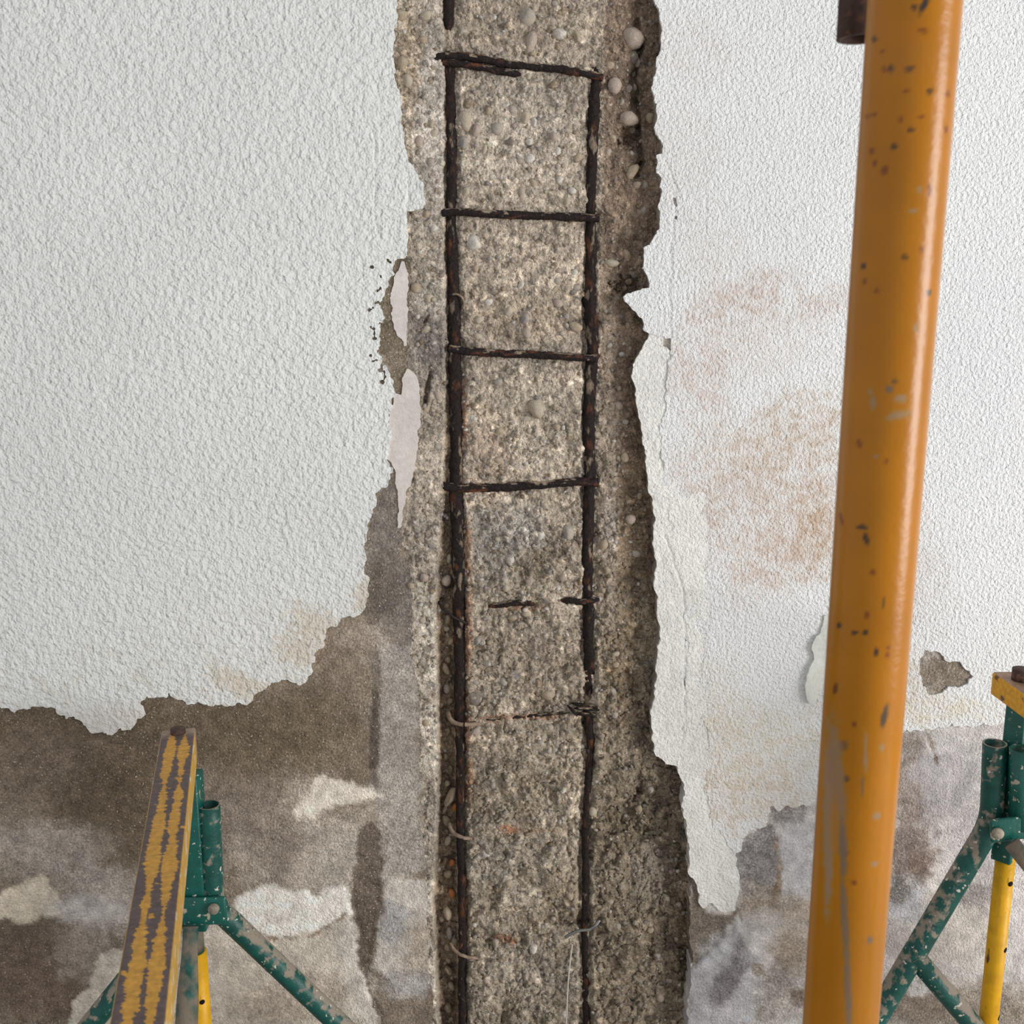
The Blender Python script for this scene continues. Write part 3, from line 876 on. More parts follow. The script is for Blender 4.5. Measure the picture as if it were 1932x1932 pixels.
def bar(px, wid, cover, label, s):
    d = dense(px, 5)
    w = np.interp(d[:, 1], [a for a, b in wid], [b for a, b in wid])
    dep = np.interp(d[:, 1], [a for a, b in cover], [b for a, b in cover]) / 1000
    dep = smooth1(dep, 4)
    pts = P(smooth1(d[:, 0], 2), d[:, 1], WALL + dep)
    r = w / 2 * 0.00085
    return tube('vertical_rebar', pts, r, column, M_bar, CO, label, seg=14, noise=0.30, nsize=0.008, s=s)


# cover: depth of the bar axis behind the wall face; the bar dives into the concrete where the photograph shows it buried
bar(barL, [(0, 19), (180, 18), (400, 19), (600, 24), (900, 25), (1100, 24), (1300, 21), (1500, 16), (1932, 17)],
    [(0, 16), (52, 16), (66, 30), (98, 30), (115, 17), (380, 17), (395, 20), (430, 19), (600, 18), (900, 17), (1150, 18), (1350, 20), (1500, 22), (1932, 24)],
    'thick rusted left bar along the groove', 1)
bar(barR, [(0, 17), (250, 20), (400, 19), (560, 22), (700, 22), (900, 22), (1200, 21), (1400, 16), (1600, 14), (1932, 14)],
    [(0, 34), (110, 34), (125, 26), (150, 24), (170, 18), (400, 18), (412, 22), (450, 20), (520, 20), (560, 20), (900, 18), (1090, 18), (1112, 26), (1126, 26),
     (1145, 20), (1240, 20), (1270, 30), (1345, 30), (1375, 22), (1480, 22), (1590, 24), (1602, 31), (1615, 25), (1700, 25), (1740, 28), (1800, 29), (1860, 33), (1880, 33), (1932, 28)],
    'thinner rusted right bar partly buried in concrete', 2)


def tie(px, w, dep, s, name='stirrup', mat=None, label=None, taper=False, noise=.32):
    d = dense(px, 3)
    n = len(d)
    dd = np.interp(np.linspace(0, 1, n), np.linspace(0, 1, len(dep)), dep) / 1000
    r = np.full(n, w / 2 * 0.00085)
    if taper:
        r = r * np.clip(np.minimum(np.arange(n) + 1.5, n - np.arange(n) + .5) / 5, .25, 1)
    pts = P(smooth1(d[:, 0], 1), smooth1(d[:, 1], 1), WALL + dd)
    return tube(name, pts, r, column, mat or M_tie, CO, label, seg=10, noise=noise, nsize=.006, s=s)


tie([(818, 114), (826, 108), (850, 105), (880, 107), (920, 114), (960, 121), (1010, 127), (1060, 131), (1100, 138), (1138, 147)], 13,
    [12, 8, 9, 9, 10, 10, 10, 10, 12, 16], 11)
tie([(828, 116), (850, 118), (880, 122), (930, 132), (960, 137), (985, 141)], 12, [10, 8, 8, 9, 10, 14], 12, 'stirrup', taper=True,
    label='split lower strand of the topmost stirrup')
tie([(834, 402), (850, 400), (870, 400), (930, 404), (1000, 407), (1060, 409), (1132, 412)], 14, [12, 8, 8, 9, 9, 9, 10], 13)
tie([(846, 657), (860, 660), (880, 663), (940, 667), (1000, 669), (1060, 672), (1126, 676)], 14, [10, 7, 8, 9, 9, 9, 12], 14)
tie([(836, 917), (850, 919), (870, 921), (930, 920), (990, 917), (1040, 913), (1090, 909), (1129, 910)], 16, [10, 7, 8, 10, 9, 8, 8, 12], 15)
tie([(918, 1146), (940, 1142), (965, 1138), (990, 1137), (1010, 1140)], 12, [17, 12, 11, 12, 16], 16, taper=True, label='short dark stub left of a corroded stirrup')
tie([(1056, 1133), (1075, 1133), (1095, 1136), (1115, 1133), (1132, 1130)], 12, [16, 12, 11, 12, 15], 17, taper=True, label='short dark stub crossing the right bar')
for k, (a, b, c, d) in enumerate(((1076, 1326, 1128, 1334), (1082, 1336, 1132, 1340), (1080, 1345, 1124, 1349), (1070, 1330, 1090, 1352))):
    tie([(a, b), ((a + c) / 2, (b + d) / 2 + (-1) ** k), (c, d)], 7, [18, 12 - k, 15], 20 + k, 'rust_flake', taper=True)
tie([(888, 1358), (940, 1356), (1000, 1351), (1076, 1344)], 6, [17, 15.5, 16, 16], 25, 'stirrup', taper=True, label='thin rusted trace of a lost stirrup')
# wires wound round the bars
tie([(836, 1128), (829, 1134), (831, 1144), (842, 1154), (858, 1166), (874, 1172), (884, 1180), (891, 1189)], 5.0, [26, 18, 10, 4, 2, 6, 10, 13], 31, 'tie_wire', M_wire_d, noise=.1)
tie([(846, 1342), (848, 1354), (855, 1363), (870, 1367), (888, 1367), (908, 1365)], 8.5, [26, 14, 7, 5, 9, 15], 32, 'tie_wire', M_wire, noise=.2)
tie([(848, 1552), (850, 1564), (858, 1574), (872, 1580), (890, 1583)], 8, [28, 18, 10, 8, 15], 33, 'tie_wire', M_wire, noise=.2)
tie([(850, 1778), (855, 1790), (866, 1800), (882, 1806), (906, 1808)], 7, [28, 18, 11, 11, 16], 34, 'tie_wire', M_wire, noise=.2)
tie([(851, 556), (862, 554), (872, 560), (876, 572), (874, 584)], 4, [12, 6, 6, 8, 12], 35, 'tie_wire', M_wire, noise=.1)
tie([(1066, 1769), (1080, 1760), (1095, 1755), (1112, 1754), (1124, 1746), (1132, 1735)], 6.5, [8, 6, 5, 5, 7, 12], 36, 'tie_wire', M_wire_s, 'bright steel wire end sticking out', noise=.1)
tie([(1080, 1780), (1076, 1810), (1072, 1850), (1070, 1890), (1068, 1940)], 3.0, [15, 11, 10, 10, 12], 37, 'string', M_string, noise=.1)

# ------------------------------------------------------------------ pebbles of the aggregate
PEB = {'cream': (176, 164, 144), 'tan': (162, 145, 122), 'grey': (160, 152, 142), 'lilac': (148, 140, 136), 'brown': (136, 118, 96),
       'white': (198, 192, 182), 'orange': (178, 116, 72), 'dark': (122, 112, 104), 'pink': (168, 152, 140)}
PM = {}
for k, c in PEB.items():
    PM[k] = material('pebble_' + k, c, 0.8, speckle=((9, .74, 1.2, .3, .7), (2.5, .85, 1.12, .3, .7)))
    if k != 'orange':
        mix_layer(PM[k], (166, 153, 136), 1.6, .50, .62, seed=len(PM), detail=5)


def pebble_mesh(name, seed):
    r = np.random.default_rng(seed)
    vs_ = [(0, 0, 1.0)]
    for a in (0.42, 0.95, 1.5, 2.2):
        for k in range(8):
            t = k / 8 * 2 * math.pi + a
            vs_.append((math.sin(a) * math.cos(t), math.sin(a) * math.sin(t), math.cos(a)))
    v = np.array(vs_)
    ax = r.normal(size=(6, 3)); ax /= np.linalg.norm(ax, axis=1)[:, None]
    for x in ax:                      # shave a few flats so they look broken or water-worn
        d = v @ x
        lim = r.uniform(.62, .9)
        v = v - np.outer(np.maximum(0, d - lim), x)
    tr = [(0, 1 + k, 1 + (k + 1) % 8) for k in range(8)]
    q = []
    for a in range(3):
        for k in range(8):
            i = 1 + a * 8
            q.append((i + k, i + 8 + k, i + 8 + (k + 1) % 8, i + (k + 1) % 8))
    v = v[:, [0, 2, 1]] * np.array([1, -1, 1])   # cap faces the viewer (-Y)
    tr = [t[::-1] for t in tr]; q = [t[::-1] for t in q]
    return v, np.array(q), np.array(tr)


shapes = [pebble_mesh('p', 100 + k) for k in range(5)]
PMESH = {}


def pebble(u, v, w, h, kind, out=0.45, rot=None, depth=None):
    key = (kind, rng.integers(5))
    if key not in PMESH:
        vv, q, t = shapes[key[1]]
        me = mesh_np('pebble', vv, q, t); me.materials.append(PM[kind])
        PMESH[key] = me
    d = depth_at(u, v) if depth is None else depth / 1000
    sx, sz = w / 2 * .00088, h / 2 * .00088
    sy = (sx * sz) ** .5 * .8
    o = new_obj('pebble', PMESH[key], column)
    p = P(u, v, WALL + d + sy * (1 - 2 * out) * .8) - np.array(CO)
    o.location = p
    o.scale = (sx, sy, sz)
    o.rotation_euler = (rng.uniform(-.25, .25), rng.uniform(-.6, .6) if rot is None else math.radians(rot), rng.uniform(-.25, .25))


explicit = [
    (879, 229, 26, 40, 'cream'), (885, 194, 16, 22, 'brown'), (991, 223, 20, 24, 'cream'), (922, 209, 12, 16, 'tan'), (1045, 160, 22, 18, 'brown'),
    (997, 145, 16, 14, 'cream'), (938, 243, 24, 24, 'grey'), (875, 270, 20, 26, 'lilac'), (914, 282, 10, 22, 'cream'), (1008, 231, 12, 18, 'white'),
    (1044, 259, 22, 18, 'pink'), (963, 266, 16, 16, 'dark'), (898, 247, 18, 24, 'pink'), (999, 268, 18, 14, 'white'), (879, 363, 18, 20, 'cream'),
    (1160, 162, 26, 30, 'pink'), (756, 29, 32, 20, 'tan'), (803, 29, 22, 18, 'cream'), (1057, 65, 26, 20, 'white'), (1089, 69, 18, 26, 'tan'),
    (995, 33, 40, 34, 'grey'), (1002, 80, 22, 44, 'pink'), (760, 120, 20, 26, 'tan'), (770, 152, 18, 26, 'cream'), (1194, 72, 44, 40, 'pink'),
    (1187, 225, 36, 28, 'pink'), (1194, 322, 20, 34, 'tan'), (1202, 348, 16, 16, 'tan'), (1154, 496, 30, 16, 'cream'), (1183, 482, 14, 26, 'tan'),
    (894, 460, 38, 30, 'white'), (959, 587, 20, 22, 'cream'), (991, 601, 20, 24, 'lilac'), (1053, 572, 20, 18, 'pink'), (1086, 616, 30, 20, 'tan'),
    (785, 543, 20, 20, 'tan'), (808, 563, 24, 18, 'cream'), (901, 634, 18, 14, 'cream'), (897, 507, 12, 14, 'tan'), (896, 1318, 30, 28, 'dark'),
    (950, 1285, 18, 20, 'grey'), (1016, 1290, 17, 21, 'brown'), (993, 1157, 18, 14, 'cream'), (975, 1271, 26, 30, 'lilac'), (1034, 1310, 28, 24, 'tan'),
    (969, 1165, 24, 12, 'tan'), (949, 1245, 18, 16, 'tan'), (841, 1261, 14, 30, 'tan'), (842, 1094, 22, 26, 'pink'), (1162, 1233, 16, 12, 'cream'),
    (1162, 1253, 14, 14, 'tan'), (849, 1505, 24, 52, 'tan'), (857, 1522, 12, 26, 'orange'), (853, 1628, 14, 20, 'orange'), (845, 1648, 18, 20, 'tan'),
    (853, 1685, 16, 24, 'orange'), (845, 1722, 20, 34, 'tan'), (848, 1760, 14, 30, 'grey'), (858, 1776, 14, 20, 'tan'), (846, 1830, 16, 26, 'brown'),
    (852, 1860, 14, 22, 'tan'), (845, 1900, 18, 26, 'brown'), (1118, 1530, 20, 22, 'cream'), (1104, 1515, 14, 16, 'pink'), (1100, 1598, 14, 12, 'pink'),
    (1085, 1428, 14, 16, 'pink'), (1080, 1452, 12, 12, 'tan'), (1088, 1440, 12, 14, 'tan'), (1066, 1350, 12, 10, 'tan'),
    (1194, 108, 20, 26, 'dark'), (1196, 138, 16, 26, 'grey'), (1186, 168, 14, 16, 'dark'), (1197, 165, 12, 14, 'grey'), (1203, 118, 14, 18, 'grey'),
    (1192, 245, 14, 14, 'dark'), (1186, 530, 16, 16, 'brown'), (1196, 518, 14, 14, 'dark'), (1178, 545, 12, 14, 'brown'),
    (800, 1090, 20, 18, 'pink'), (775, 1105, 16, 14, 'tan'), (765, 930, 16, 12, 'tan'), (1070, 380, 22, 18, 'cream'), (1000, 300, 18, 20, 'white'),
    (1080, 360, 16, 14, 'white'), (1056, 340, 14, 16, 'white'), (940, 720, 18, 16, 'grey'), (1020, 1010, 18, 22, 'white'), (1072, 1005, 26, 34, 'grey'),
    (1012, 770, 30, 44, 'cream'), (1178, 862, 18, 22, 'tan'), (1190, 980, 22, 20, 'pink'), (1200, 1045, 26, 16, 'grey'), (1145, 1075, 18, 18, 'tan'),
    (930, 1480, 14, 18, 'grey'), (1020, 1400, 16, 14, 'grey'), (978, 1590, 20, 12, 'lilac'), (1205, 1525, 16, 18, 'tan'), (975, 1770, 18, 16, 'brown'),
]
for e in explicit:
    deep = e[0] < 866 and e[1] > 1050
    pebble(*e, out=.95 if deep else .6 if e[0] > 1165 else .4)
for k in range(34):
    v = 1060 + k * 26 + rng.uniform(-8, 8)
    lo = np.interp(v, RV, RU[:, 3]) + 6
    w = rng.uniform(11, 18)
    e = (rng.uniform(lo, lo + 14), v, w, w * rng.uniform(.9, 1.6), ['tan', 'brown', 'tan', 'pink', 'grey', 'brown', 'cream'][rng.integers(7)])
    if min(math.hypot(e[0] - q[0], e[1] - q[1]) for q in explicit) < 16: continue
    explicit.append(e)
    pebble(*e, out=rng.uniform(.55, .85))
taken = [(e[0], e[1], max(e[2], e[3])) for e in explicit]
ties_y = (115, 405, 667, 916)


def free_spot(r):
    for _ in range(60):
        v = rng.uniform(5, 1925)
        lo = np.interp(v, RV, RU[:, 1]) + 8; hi = np.interp(v, RV, RU[:, 14]) - 8
        u = rng.uniform(lo, hi)
        bl_ = np.interp(v, [p[1] for p in barL], [p[0] for p in barL]); br = np.interp(v, [p[1] for p in barR], [p[0] for p in barR])
        if abs(u - bl_) < 15 + r / 2 or abs(u - br) < 14 + r / 2:
            continue
        if 815 < u < 1140 and min(abs(v - y) for y in ties_y) < 12 + r / 2:
            continue
        if any(abs(u - a) < (r + c) / 2 and abs(v - b) < (r + c) / 2 for a, b, c in taken):
            continue
        taken.append((u, v, r))
        return u, v
    return None


kinds = ['cream', 'tan', 'grey', 'grey', 'lilac', 'brown', 'pink', 'pink', 'tan', 'white']
n_ind = len(explicit)
while n_ind < 296:
    w = rng.uniform(11, 19); h = w * rng.uniform(.7, 1.35)
    sp = free_spot(max(w, h))
    if sp is None:
        break
    k = kinds[rng.integers(len(kinds))]
    if sp[0] > 1130 and k in ('white', 'cream'):
        k = 'tan'
    pebble(sp[0], sp[1], w, h, k, out=rng.uniform(.10, .34))
    n_ind += 1
# finer gravel, too small to pick apart
gv, gt, gcl = [], [], []
ico = []
phi = (1 + 5 ** .5) / 2
for a, b in ((1, phi), (-1, phi), (1, -phi), (-1, -phi)):
    ico += [(0, a, b), (a, b, 0), (b, 0, a)]
ico = np.array(ico) / math.hypot(1, phi)
dm = np.linalg.norm(ico[:, None] - ico[None], axis=2)
nb = (dm > .01) & (dm < 1.1)
itri = []
for a in range(12):
    for b in range(a + 1, 12):
        for c in range(b + 1, 12):
            if nb[a, b] and nb[b, c] and nb[a, c]:
                t = (a, b, c)
                if np.dot(np.cross(ico[b] - ico[a], ico[c] - ico[a]), ico[a]) < 0: t = (a, c, b)
                itri.append(t)
itri = np.array(itri)
pal = lin(np.array([PEB[k] for k in kinds]))
cnt = 0
for k in range(3600):
    v = rng.uniform(-30, 1960)
    lo = np.interp(v, RV, RU[:, 1]) + 4; hi = np.interp(v, RV, RU[:, 14]) - 6
    u = rng.uniform(lo, hi)
    if v < 800 and rng.random() < .45: continue
    bl_ = np.interp(v, [p[1] for p in barL], [p[0] for p in barL]); br = np.interp(v, [p[1] for p in barR], [p[0] for p in barR])
    if abs(u - bl_) < 12 or abs(u - br) < 11: continue
    if 815 < u < 1140 and min(abs(v - y) for y in ties_y) < 10: continue
    r = rng.uniform(2.2, 5.2) * .00085
    p = P(u, v, WALL + depth_at(u, v) + r * rng.uniform(-.1, .6)) - np.array(CO)
    sc = r * rng.uniform(.65, 1.3, 3)
    vv = ico * sc * rng.uniform(.85, 1.15, (12, 1))
    a = rng.uniform(0, 6.28); ca, sa = math.cos(a), math.sin(a)
    vv = vv @ np.array([[ca, 0, sa], [0, 1, 0], [-sa, 0, ca]])
    gv.append(vv + p); gt.append(itri + 12 * cnt)
    cc = pal[rng.integers(len(pal))] * rng.uniform(.7, 1.0)
    if u > 1130: cc = cc * .85  # gravel darkened to follow the shade painted on the right strip
    gcl.append(np.tile(cc, (12, 1))); cnt += 1
gm = mesh_np('gravel', np.concatenate(gv), None, np.concatenate(gt), np.concatenate(gcl))
M_grav = material('fine_gravel', attr=True, rough=.85, bumps=((500, .0008, 3),), speckle=((600, .75, 1.2, .3, .7),))
new_obj('gravel', gm, column, [M_grav], kind='stuff')

# ------------------------------------------------------------------ the orange steel prop in front of the wall
R_PROP = 0.030


def cam_point(u, v, z):
    t = (v - C) / F
    return np.array([(u - C) / F * z, z * (CT - t * ST), EYE - z * (ST + t * CT)])


pt = cam_point(1726, 0, 2 * R_PROP * F / 171); pb = cam_point(1585, 1932, 2 * R_PROP * F / 135.5)
ax_ = (pb - pt) / np.linalg.norm(pb - pt)
foot = pt + ax_ * (pt[2] - 0.012) / -ax_[2]
head = pt + ax_ * (pt[2] - 2.55) / -ax_[2]
prop = new_obj('steel_prop', None, label='scuffed orange steel prop standing in front of the white wall', cat='prop')
prop.location = (foot[0], foot[1], 0)
PO = np.array(prop.location)
Lp = np.linalg.norm(head - foot)
s_in = np.linalg.norm(pt - foot); s_out = np.linalg.norm(pb - foot)
zs = np.unique(np.concatenate([np.linspace(0, s_out - .03, 12), np.linspace(s_out - .03, s_in + .03, 420), np.linspace(s_in + .03, Lp, 16)]))
pp = foot[None] + (head - foot)[None] / Lp * zs[:, None]
SEG = 112
tv, tq, tt = tube_np(pp, R_PROP, seg=SEG, cap=True)
uu, vv = project(tv)
front = np.ones(len(tv), bool)
ctr = foot[None] + (head - foot)[None] / Lp * np.clip(((tv - foot) @ ((head - foot) / Lp)), 0, Lp)[:, None]
nrm = tv - ctr; nrm /= np.linalg.norm(nrm, axis=1)[:, None] + 1e-9
front = np.einsum('ij,ij->i', nrm, np.array([0, 0, EYE]) - tv) > 0
pc = np.empty((len(tv), 3)); pc[:] = (168, 105, 0)
pc *= (1 + .05 * fbm(uu, vv, 90, 3, 95))[:, None]


def pspot(cx, cy, rx, ry, c=(58, 46, 42), rot=0, al=.9):
    global pc
    a = math.radians(rot); du = uu - cx; dv = vv - cy
    r = np.hypot((du * math.cos(a) + dv * math.sin(a)) / rx, (-du * math.sin(a) + dv * math.cos(a)) / ry)
    m = al * sstep(1.25, .55, r + .25 * fbm(uu, vv, 8, 2, 96)) * front
    pc = pc * (1 - m[:, None]) + np.array(c, float) * m[:, None]


brn = (120, 62, 22); gry = (150, 122, 96)
for a in ((1725, 14, 6, 6), (1744, 8, 7, 22, (48, 42, 48), 25), (1650, 74, 6, 5), (1665, 96, 5, 4, brn), (1681, 129, 6, 8), (1668, 131, 6, 5, brn), (1714, 130, 9, 7),
          (1722, 128, 6, 5), (1710, 172, 6, 5, brn), (1754, 172, 7, 6), (1788, 178, 5, 7, brn), (1649, 216, 7, 5, brn), (1699, 226, 6, 6, brn), (1719, 245, 6, 6),
          (1738, 222, 7, 4, brn), (1687, 277, 7, 6), (1645, 284, 6, 7, brn), (1669, 322, 8, 11, brn, 20), (1650, 308, 5, 6, brn), (1754, 359, 4, 14, brn),
          (1707, 486, 8, 6, (88, 60, 26)), (1629, 502, 6, 6), (1631, 531, 5, 5, brn), (1654, 549, 5, 5, brn), (1752, 551, 5, 6), (1739, 470, 4, 7, brn),
          (1735, 357, 6, 8, gry), (1723, 398, 10, 5, gry), (1728, 620, 5, 8, gry), (1636, 220, 5, 5, brn), (1785, 245, 4, 9, brn), (1742, 58, 12, 5, brn, 15),
          (1678, 734, 8, 8, (112, 92, 80)), (1688, 720, 6, 6, (96, 72, 52)), (1641, 739, 5, 7, gry), (1694, 783, 26, 9, gry, -12), (1699, 752, 14, 9, gry),
          (1647, 760, 6, 16, gry), (1621, 837, 5, 9, brn, -20), (1672, 870, 5, 4, brn), (1653, 861, 5, 3, gry), (1627, 995, 11, 5), (1634, 1017, 6, 13, (62, 46, 40), -15),
          (1587, 979, 4, 13, brn, -12), (1647, 1080, 6, 6, brn), (1667, 1137, 3, 13, (96, 70, 30)), (1583, 1180, 5, 6), (1612, 1194, 7, 5), (1632, 1194, 6, 6),
          (1652, 1230, 5, 9), (1674, 1236, 5, 6, brn), (1676, 1222, 4, 6, brn), (1636, 1160, 6, 7, brn), (1576, 1299, 5, 12, (96, 52, 24), 10), (1669, 1350, 6, 24, (70, 58, 54), 12),
          (1612, 1367, 5, 6, brn), (1591, 1406, 10, 12, (120, 84, 50), 30), (1596, 1470, 7, 7, (84, 62, 44)), (1654, 1540, 9, 7, gry), (1664, 1411, 6, 8, gry),
          (1611, 1665, 6, 6, brn), (1641, 1774, 6, 7, (112, 98, 90)), (1650, 1630, 8, 6, gry), (1633, 1420, 4, 40, gry), (1627, 1480, 3, 24, (120, 92, 64)),
          (1595, 1610, 6, 7, brn), (1563, 1545, 12, 190, gry, 0, .95), (1580, 1480, 16, 130, (142, 112, 88), -4, .9), (1590, 1600, 9, 60, (120, 100, 86), -4),
          (1594, 1740, 8, 110, (120, 100, 84), -3), (1600, 1880, 8, 90, (122, 100, 84), -2), (1562, 1670, 6, 60, gry, 4, .8), (1575, 1560, 10, 60, (168, 112, 44), 0, .7),
          (1720, 110, 60, 40, (170, 108, 40), 0, .4), (1690, 60, 40, 30, (178, 108, 16), 0, .5)):
    pspot(*a)
pcl = lin(np.clip(pc, 0, 255))
tm = mesh_np('tube', tv - PO, tq, tt, pcl)
M_prop = material('orange_gloss_paint', attr=True, rough=.28, spec=.32, bumps=((160, .0003, 3),))
new_obj('tube', tm, prop, [M_prop])
M_rust = material('brown_rusty_steel', (74, 56, 50), .75, bumps=((200, .001, 3),), speckle=((90, .7, 1.3, .3, .7),))
mix_layer(M_rust, (120, 84, 64), 120, .55, .7, seed=4)


def box_np(c, ex, ey, ez, hx, hy, hz, bev=0.0):
    c = np.asarray(c, float); ex, ey, ez = (np.asarray(a, float) for a in (ex, ey, ez))
    v = []
    for sx in (-1, 1):
        for sy in (-1, 1):
            for sz in (-1, 1):
                v.append(c + ex * hx * sx + ey * hy * sy + ez * hz * sz)
    q = [(0, 1, 3, 2), (4, 6, 7, 5), (0, 4, 5, 1), (2, 3, 7, 6), (0, 2, 6, 4), (1, 5, 7, 3)]
    return np.array(v), np.array(q)


def add_bevel(o, w, seg=2):
    b = o.modifiers.new('bevel', 'BEVEL'); b.width = w; b.segments = seg; b.limit_method = 'ANGLE'
    return o


def box(name, c, ex, ey, ez, hx, hy, hz, parent, mat, origin, bev=.002, label=None):
    v, q = box_np(np.asarray(c) - np.asarray(origin), ex, ey, ez, hx, hy, hz)
    o = new_obj(name, mesh_np(name, v, q, smooth=False), parent, [mat], label)
    return add_bevel(o, bev)


X_, Y_, Z_ = (1, 0, 0), (0, 1, 0), (0, 0, 1)
box('base_plate', (foot[0], foot[1], .006), X_, Y_, Z_, .07, .07, .006, prop, M_rust, PO)
box('top_plate', (head[0], head[1], head[2] + .006), X_, Y_, Z_, .07, .07, .006, prop, M_rust, PO)
# rusty hanging sleeve of the locking pin, just left of and behind the tube
hb = cam_point(1622, 74, .745)
hpts = np.stack([hb + np.array([.0, 0, .16]), hb + np.array([0, 0, .1]), hb + np.array([0, 0, .05]), hb])
tube('pin_sleeve', hpts, .0165, prop, M_rust, PO, 'dark rusty sleeve hanging beside the tube', seg=24, hollow=.8)
cpt = foot + (head - foot) / Lp * (s_in + .10)
tube('collar', np.stack([cpt, cpt + (head - foot) / Lp * .05]), .036, prop, M_rust, PO, seg=32, cap=True)
hc = hb + np.array([0, 0, .15])
tube('pin', np.stack([hc, np.array([cpt[0], cpt[1], hc[2]])]), .006, prop, M_rust, PO, seg=12)

# ------------------------------------------------------------------ trestles
M_green = material('chipped_green_paint', (12, 86, 76), .38, spec=.5, bumps=((220, .0006, 3),), speckle=((60, .8, 1.15, .3, .7),))
mix_layer(M_green, (196, 190, 176), 130, .655, .675, seed=2, rough=.9)
mix_layer(M_green, (170, 160, 142), 60, .64, .68, seed=6, rough=.9)
M_leg = material('dusty_green_leg', (16, 76, 68), .45, spec=.4, bumps=((220, .0008, 3),), speckle=((60, .75, 1.2, .3, .7),))
mix_layer(M_leg, (140, 130, 116), 60, .56, .66, seed=3, rough=.95, topside=.30)
mix_layer(M_leg, (196, 190, 178), 120, .66, .68, seed=8, rough=.9)
M_dust = material('mud_caked_green_leg', (34, 82, 74), .6, bumps=((180, .001, 4),), speckle=((70, .7, 1.2, .3, .7),))
mix_layer(M_dust, (124, 112, 98), 40, .34, .52, seed=5, rough=.95)
M_yel = material('yellow_chipped_paint', (226, 168, 8), .45, spec=.4, bumps=((150, .0005, 3),), speckle=((50, .85, 1.1, .3, .7),))
mix_layer(M_yel, (96, 64, 40), 46, .64, .70, (1, 1, .4), 3, rough=.8)
M_hole = material('dark_pin_hole', (10, 9, 8), .9)
M_bolt = material('plaster_caked_bolt', (156, 146, 130), .85, speckle=((200, .6, 1.1, .3, .7),))
M_beam_top = material('worn_beam_paint', attr=True, rough=.55, spec=.4, bumps=((400, .0004, 3),), speckle=((160, .8, 1.15, .3, .7),))


def beam_mesh(name, a, b, hw, hh, origin, pattern):
    """square tube from a to b with fine paint cells on its outer faces"""
    a = np.asarray(a, float); b = np.asarray(b, float)
    Lb = np.linalg.norm(b - a); d = (b - a) / Lb
    lat = np.cross(d, Z_); lat /= np.linalg.norm(lat); up = np.cross(lat, d)
    prof = []
    rb = .004
    for sx, sy, a0 in ((1, 1, 0), (-1, 1, 90), (-1, -1, 180), (1, -1, 270)):
        for k in range(4):
            t = math.radians(a0 + k * 30)
            prof.append((sx * (hw - rb) + rb * math.cos(t), sy * (hh - rb) + rb * math.sin(t)))
    pf = []
    for i in range(len(prof)):
        p, q = np.array(prof[i]), np.array(prof[(i + 1) % len(prof)])
        n = max(1, int(np.linalg.norm(q - p) / .0016))
        for k in range(n): pf.append(p + (q - p) * k / n)
    pf = np.array(pf); n = len(pf)
    ss = np.arange(0, Lb, .0016)
    pts = a + d * ss[:, None, None] + pf[None, :, 0, None] * lat + pf[None, :, 1, None] * up
    v = pts.reshape(-1, 3); m = len(ss)
    i = np.arange(m - 1)[:, None] * n; k = np.arange(n)[None]; k2 = (k + 1) % n
    q = np.stack([i + k, i + k2, i + n + k2, i + n + k], -1).reshape(-1, 4)
    S_, W_ = np.meshgrid(ss, np.arange(n), indexing='ij')
    col = pattern(S_.ravel(), pf[W_.ravel(), 0] / hw, pf[W_.ravel(), 1] / hh)
    # end caps
    o = len(v); v = np.concatenate([v, pts[0].mean(0)[None], pts[-1].mean(0)[None]])
    kk = np.arange(n)
    tr = np.concatenate([np.stack([np.full(n, o), (kk + 1) % n, kk], 1), np.stack([np.full(n, o + 1), (m - 1) * n + kk, (m - 1) * n + (kk + 1) % n], 1)])
    col = np.concatenate([col, col[:1], col[-1:]])
    me = mesh_np(name, v - np.asarray(origin), q, tr, lin(np.clip(col, 0, 255)))
    return me, d, lat


def pat_left(s, x, y):
    """brown primer with two worn yellow stripes; s along the beam, x across the top, y up"""
    c = np.empty((len(s), 3)); c[:] = (90, 75, 73)
    c *= (1 + .12 * fbm(s / .004, x * 3, 1.0, 3, 101))[:, None]
    n1 = fbm(s / .0035, x * 1.3, 1.0, 3, 102); n2 = fbm(s / .045, x * .6, 1.0, 3, 103)
    wid = .22 + .16 * fbm(s / .06, x * .9 + 3, 1.0, 2, 104)
    def stripe(c0, cut):
        return wid - np.abs(x - c0) + .12 * n1 + .17 * n2 - cut
    far = sstep(.035, .012, s)
    f1 = stripe(.34, .0) > 0
    f2 = stripe(-.44, .02) > 0
    yel = (f1 | f2 | (fbm(s / .012, x * 2, 1, 3, 105) > .55)) & (y > .9)
    cc = np.array((196, 144, 56)) * (1 + .08 * n1)[:, None]
    c = np.where(yel[:, None], cc, c)
    side = (y <= .93) & (np.abs(x) > .9)
    sc = np.where((fbm(s / .02, y * 2, 1, 3, 106) > .32)[:, None], np.array((206, 192, 160)), np.array((200, 156, 70)))
    c = np.where(side[:, None], sc, c)
    c = c * (1 - far[:, None]) + np.array((150, 126, 108)) * far[:, None]
    return c


def pat_right(s, x, y):
    c = np.empty((len(s), 3)); c[:] = (214, 152, 6)
    n = fbm(s / .02, y * 1.2 + x, 1.0, 4, 111)
    c = np.where(((n > .38) & (y < .9))[:, None], np.array((104, 70, 40)), c)
    top = y > .9
    c = np.where(top[:, None], np.array((150, 118, 96)) * (1 + .25 * n)[:, None], c)
    return c


def Pt(u, v, Y):
    return P(u, v, Y).reshape(3)


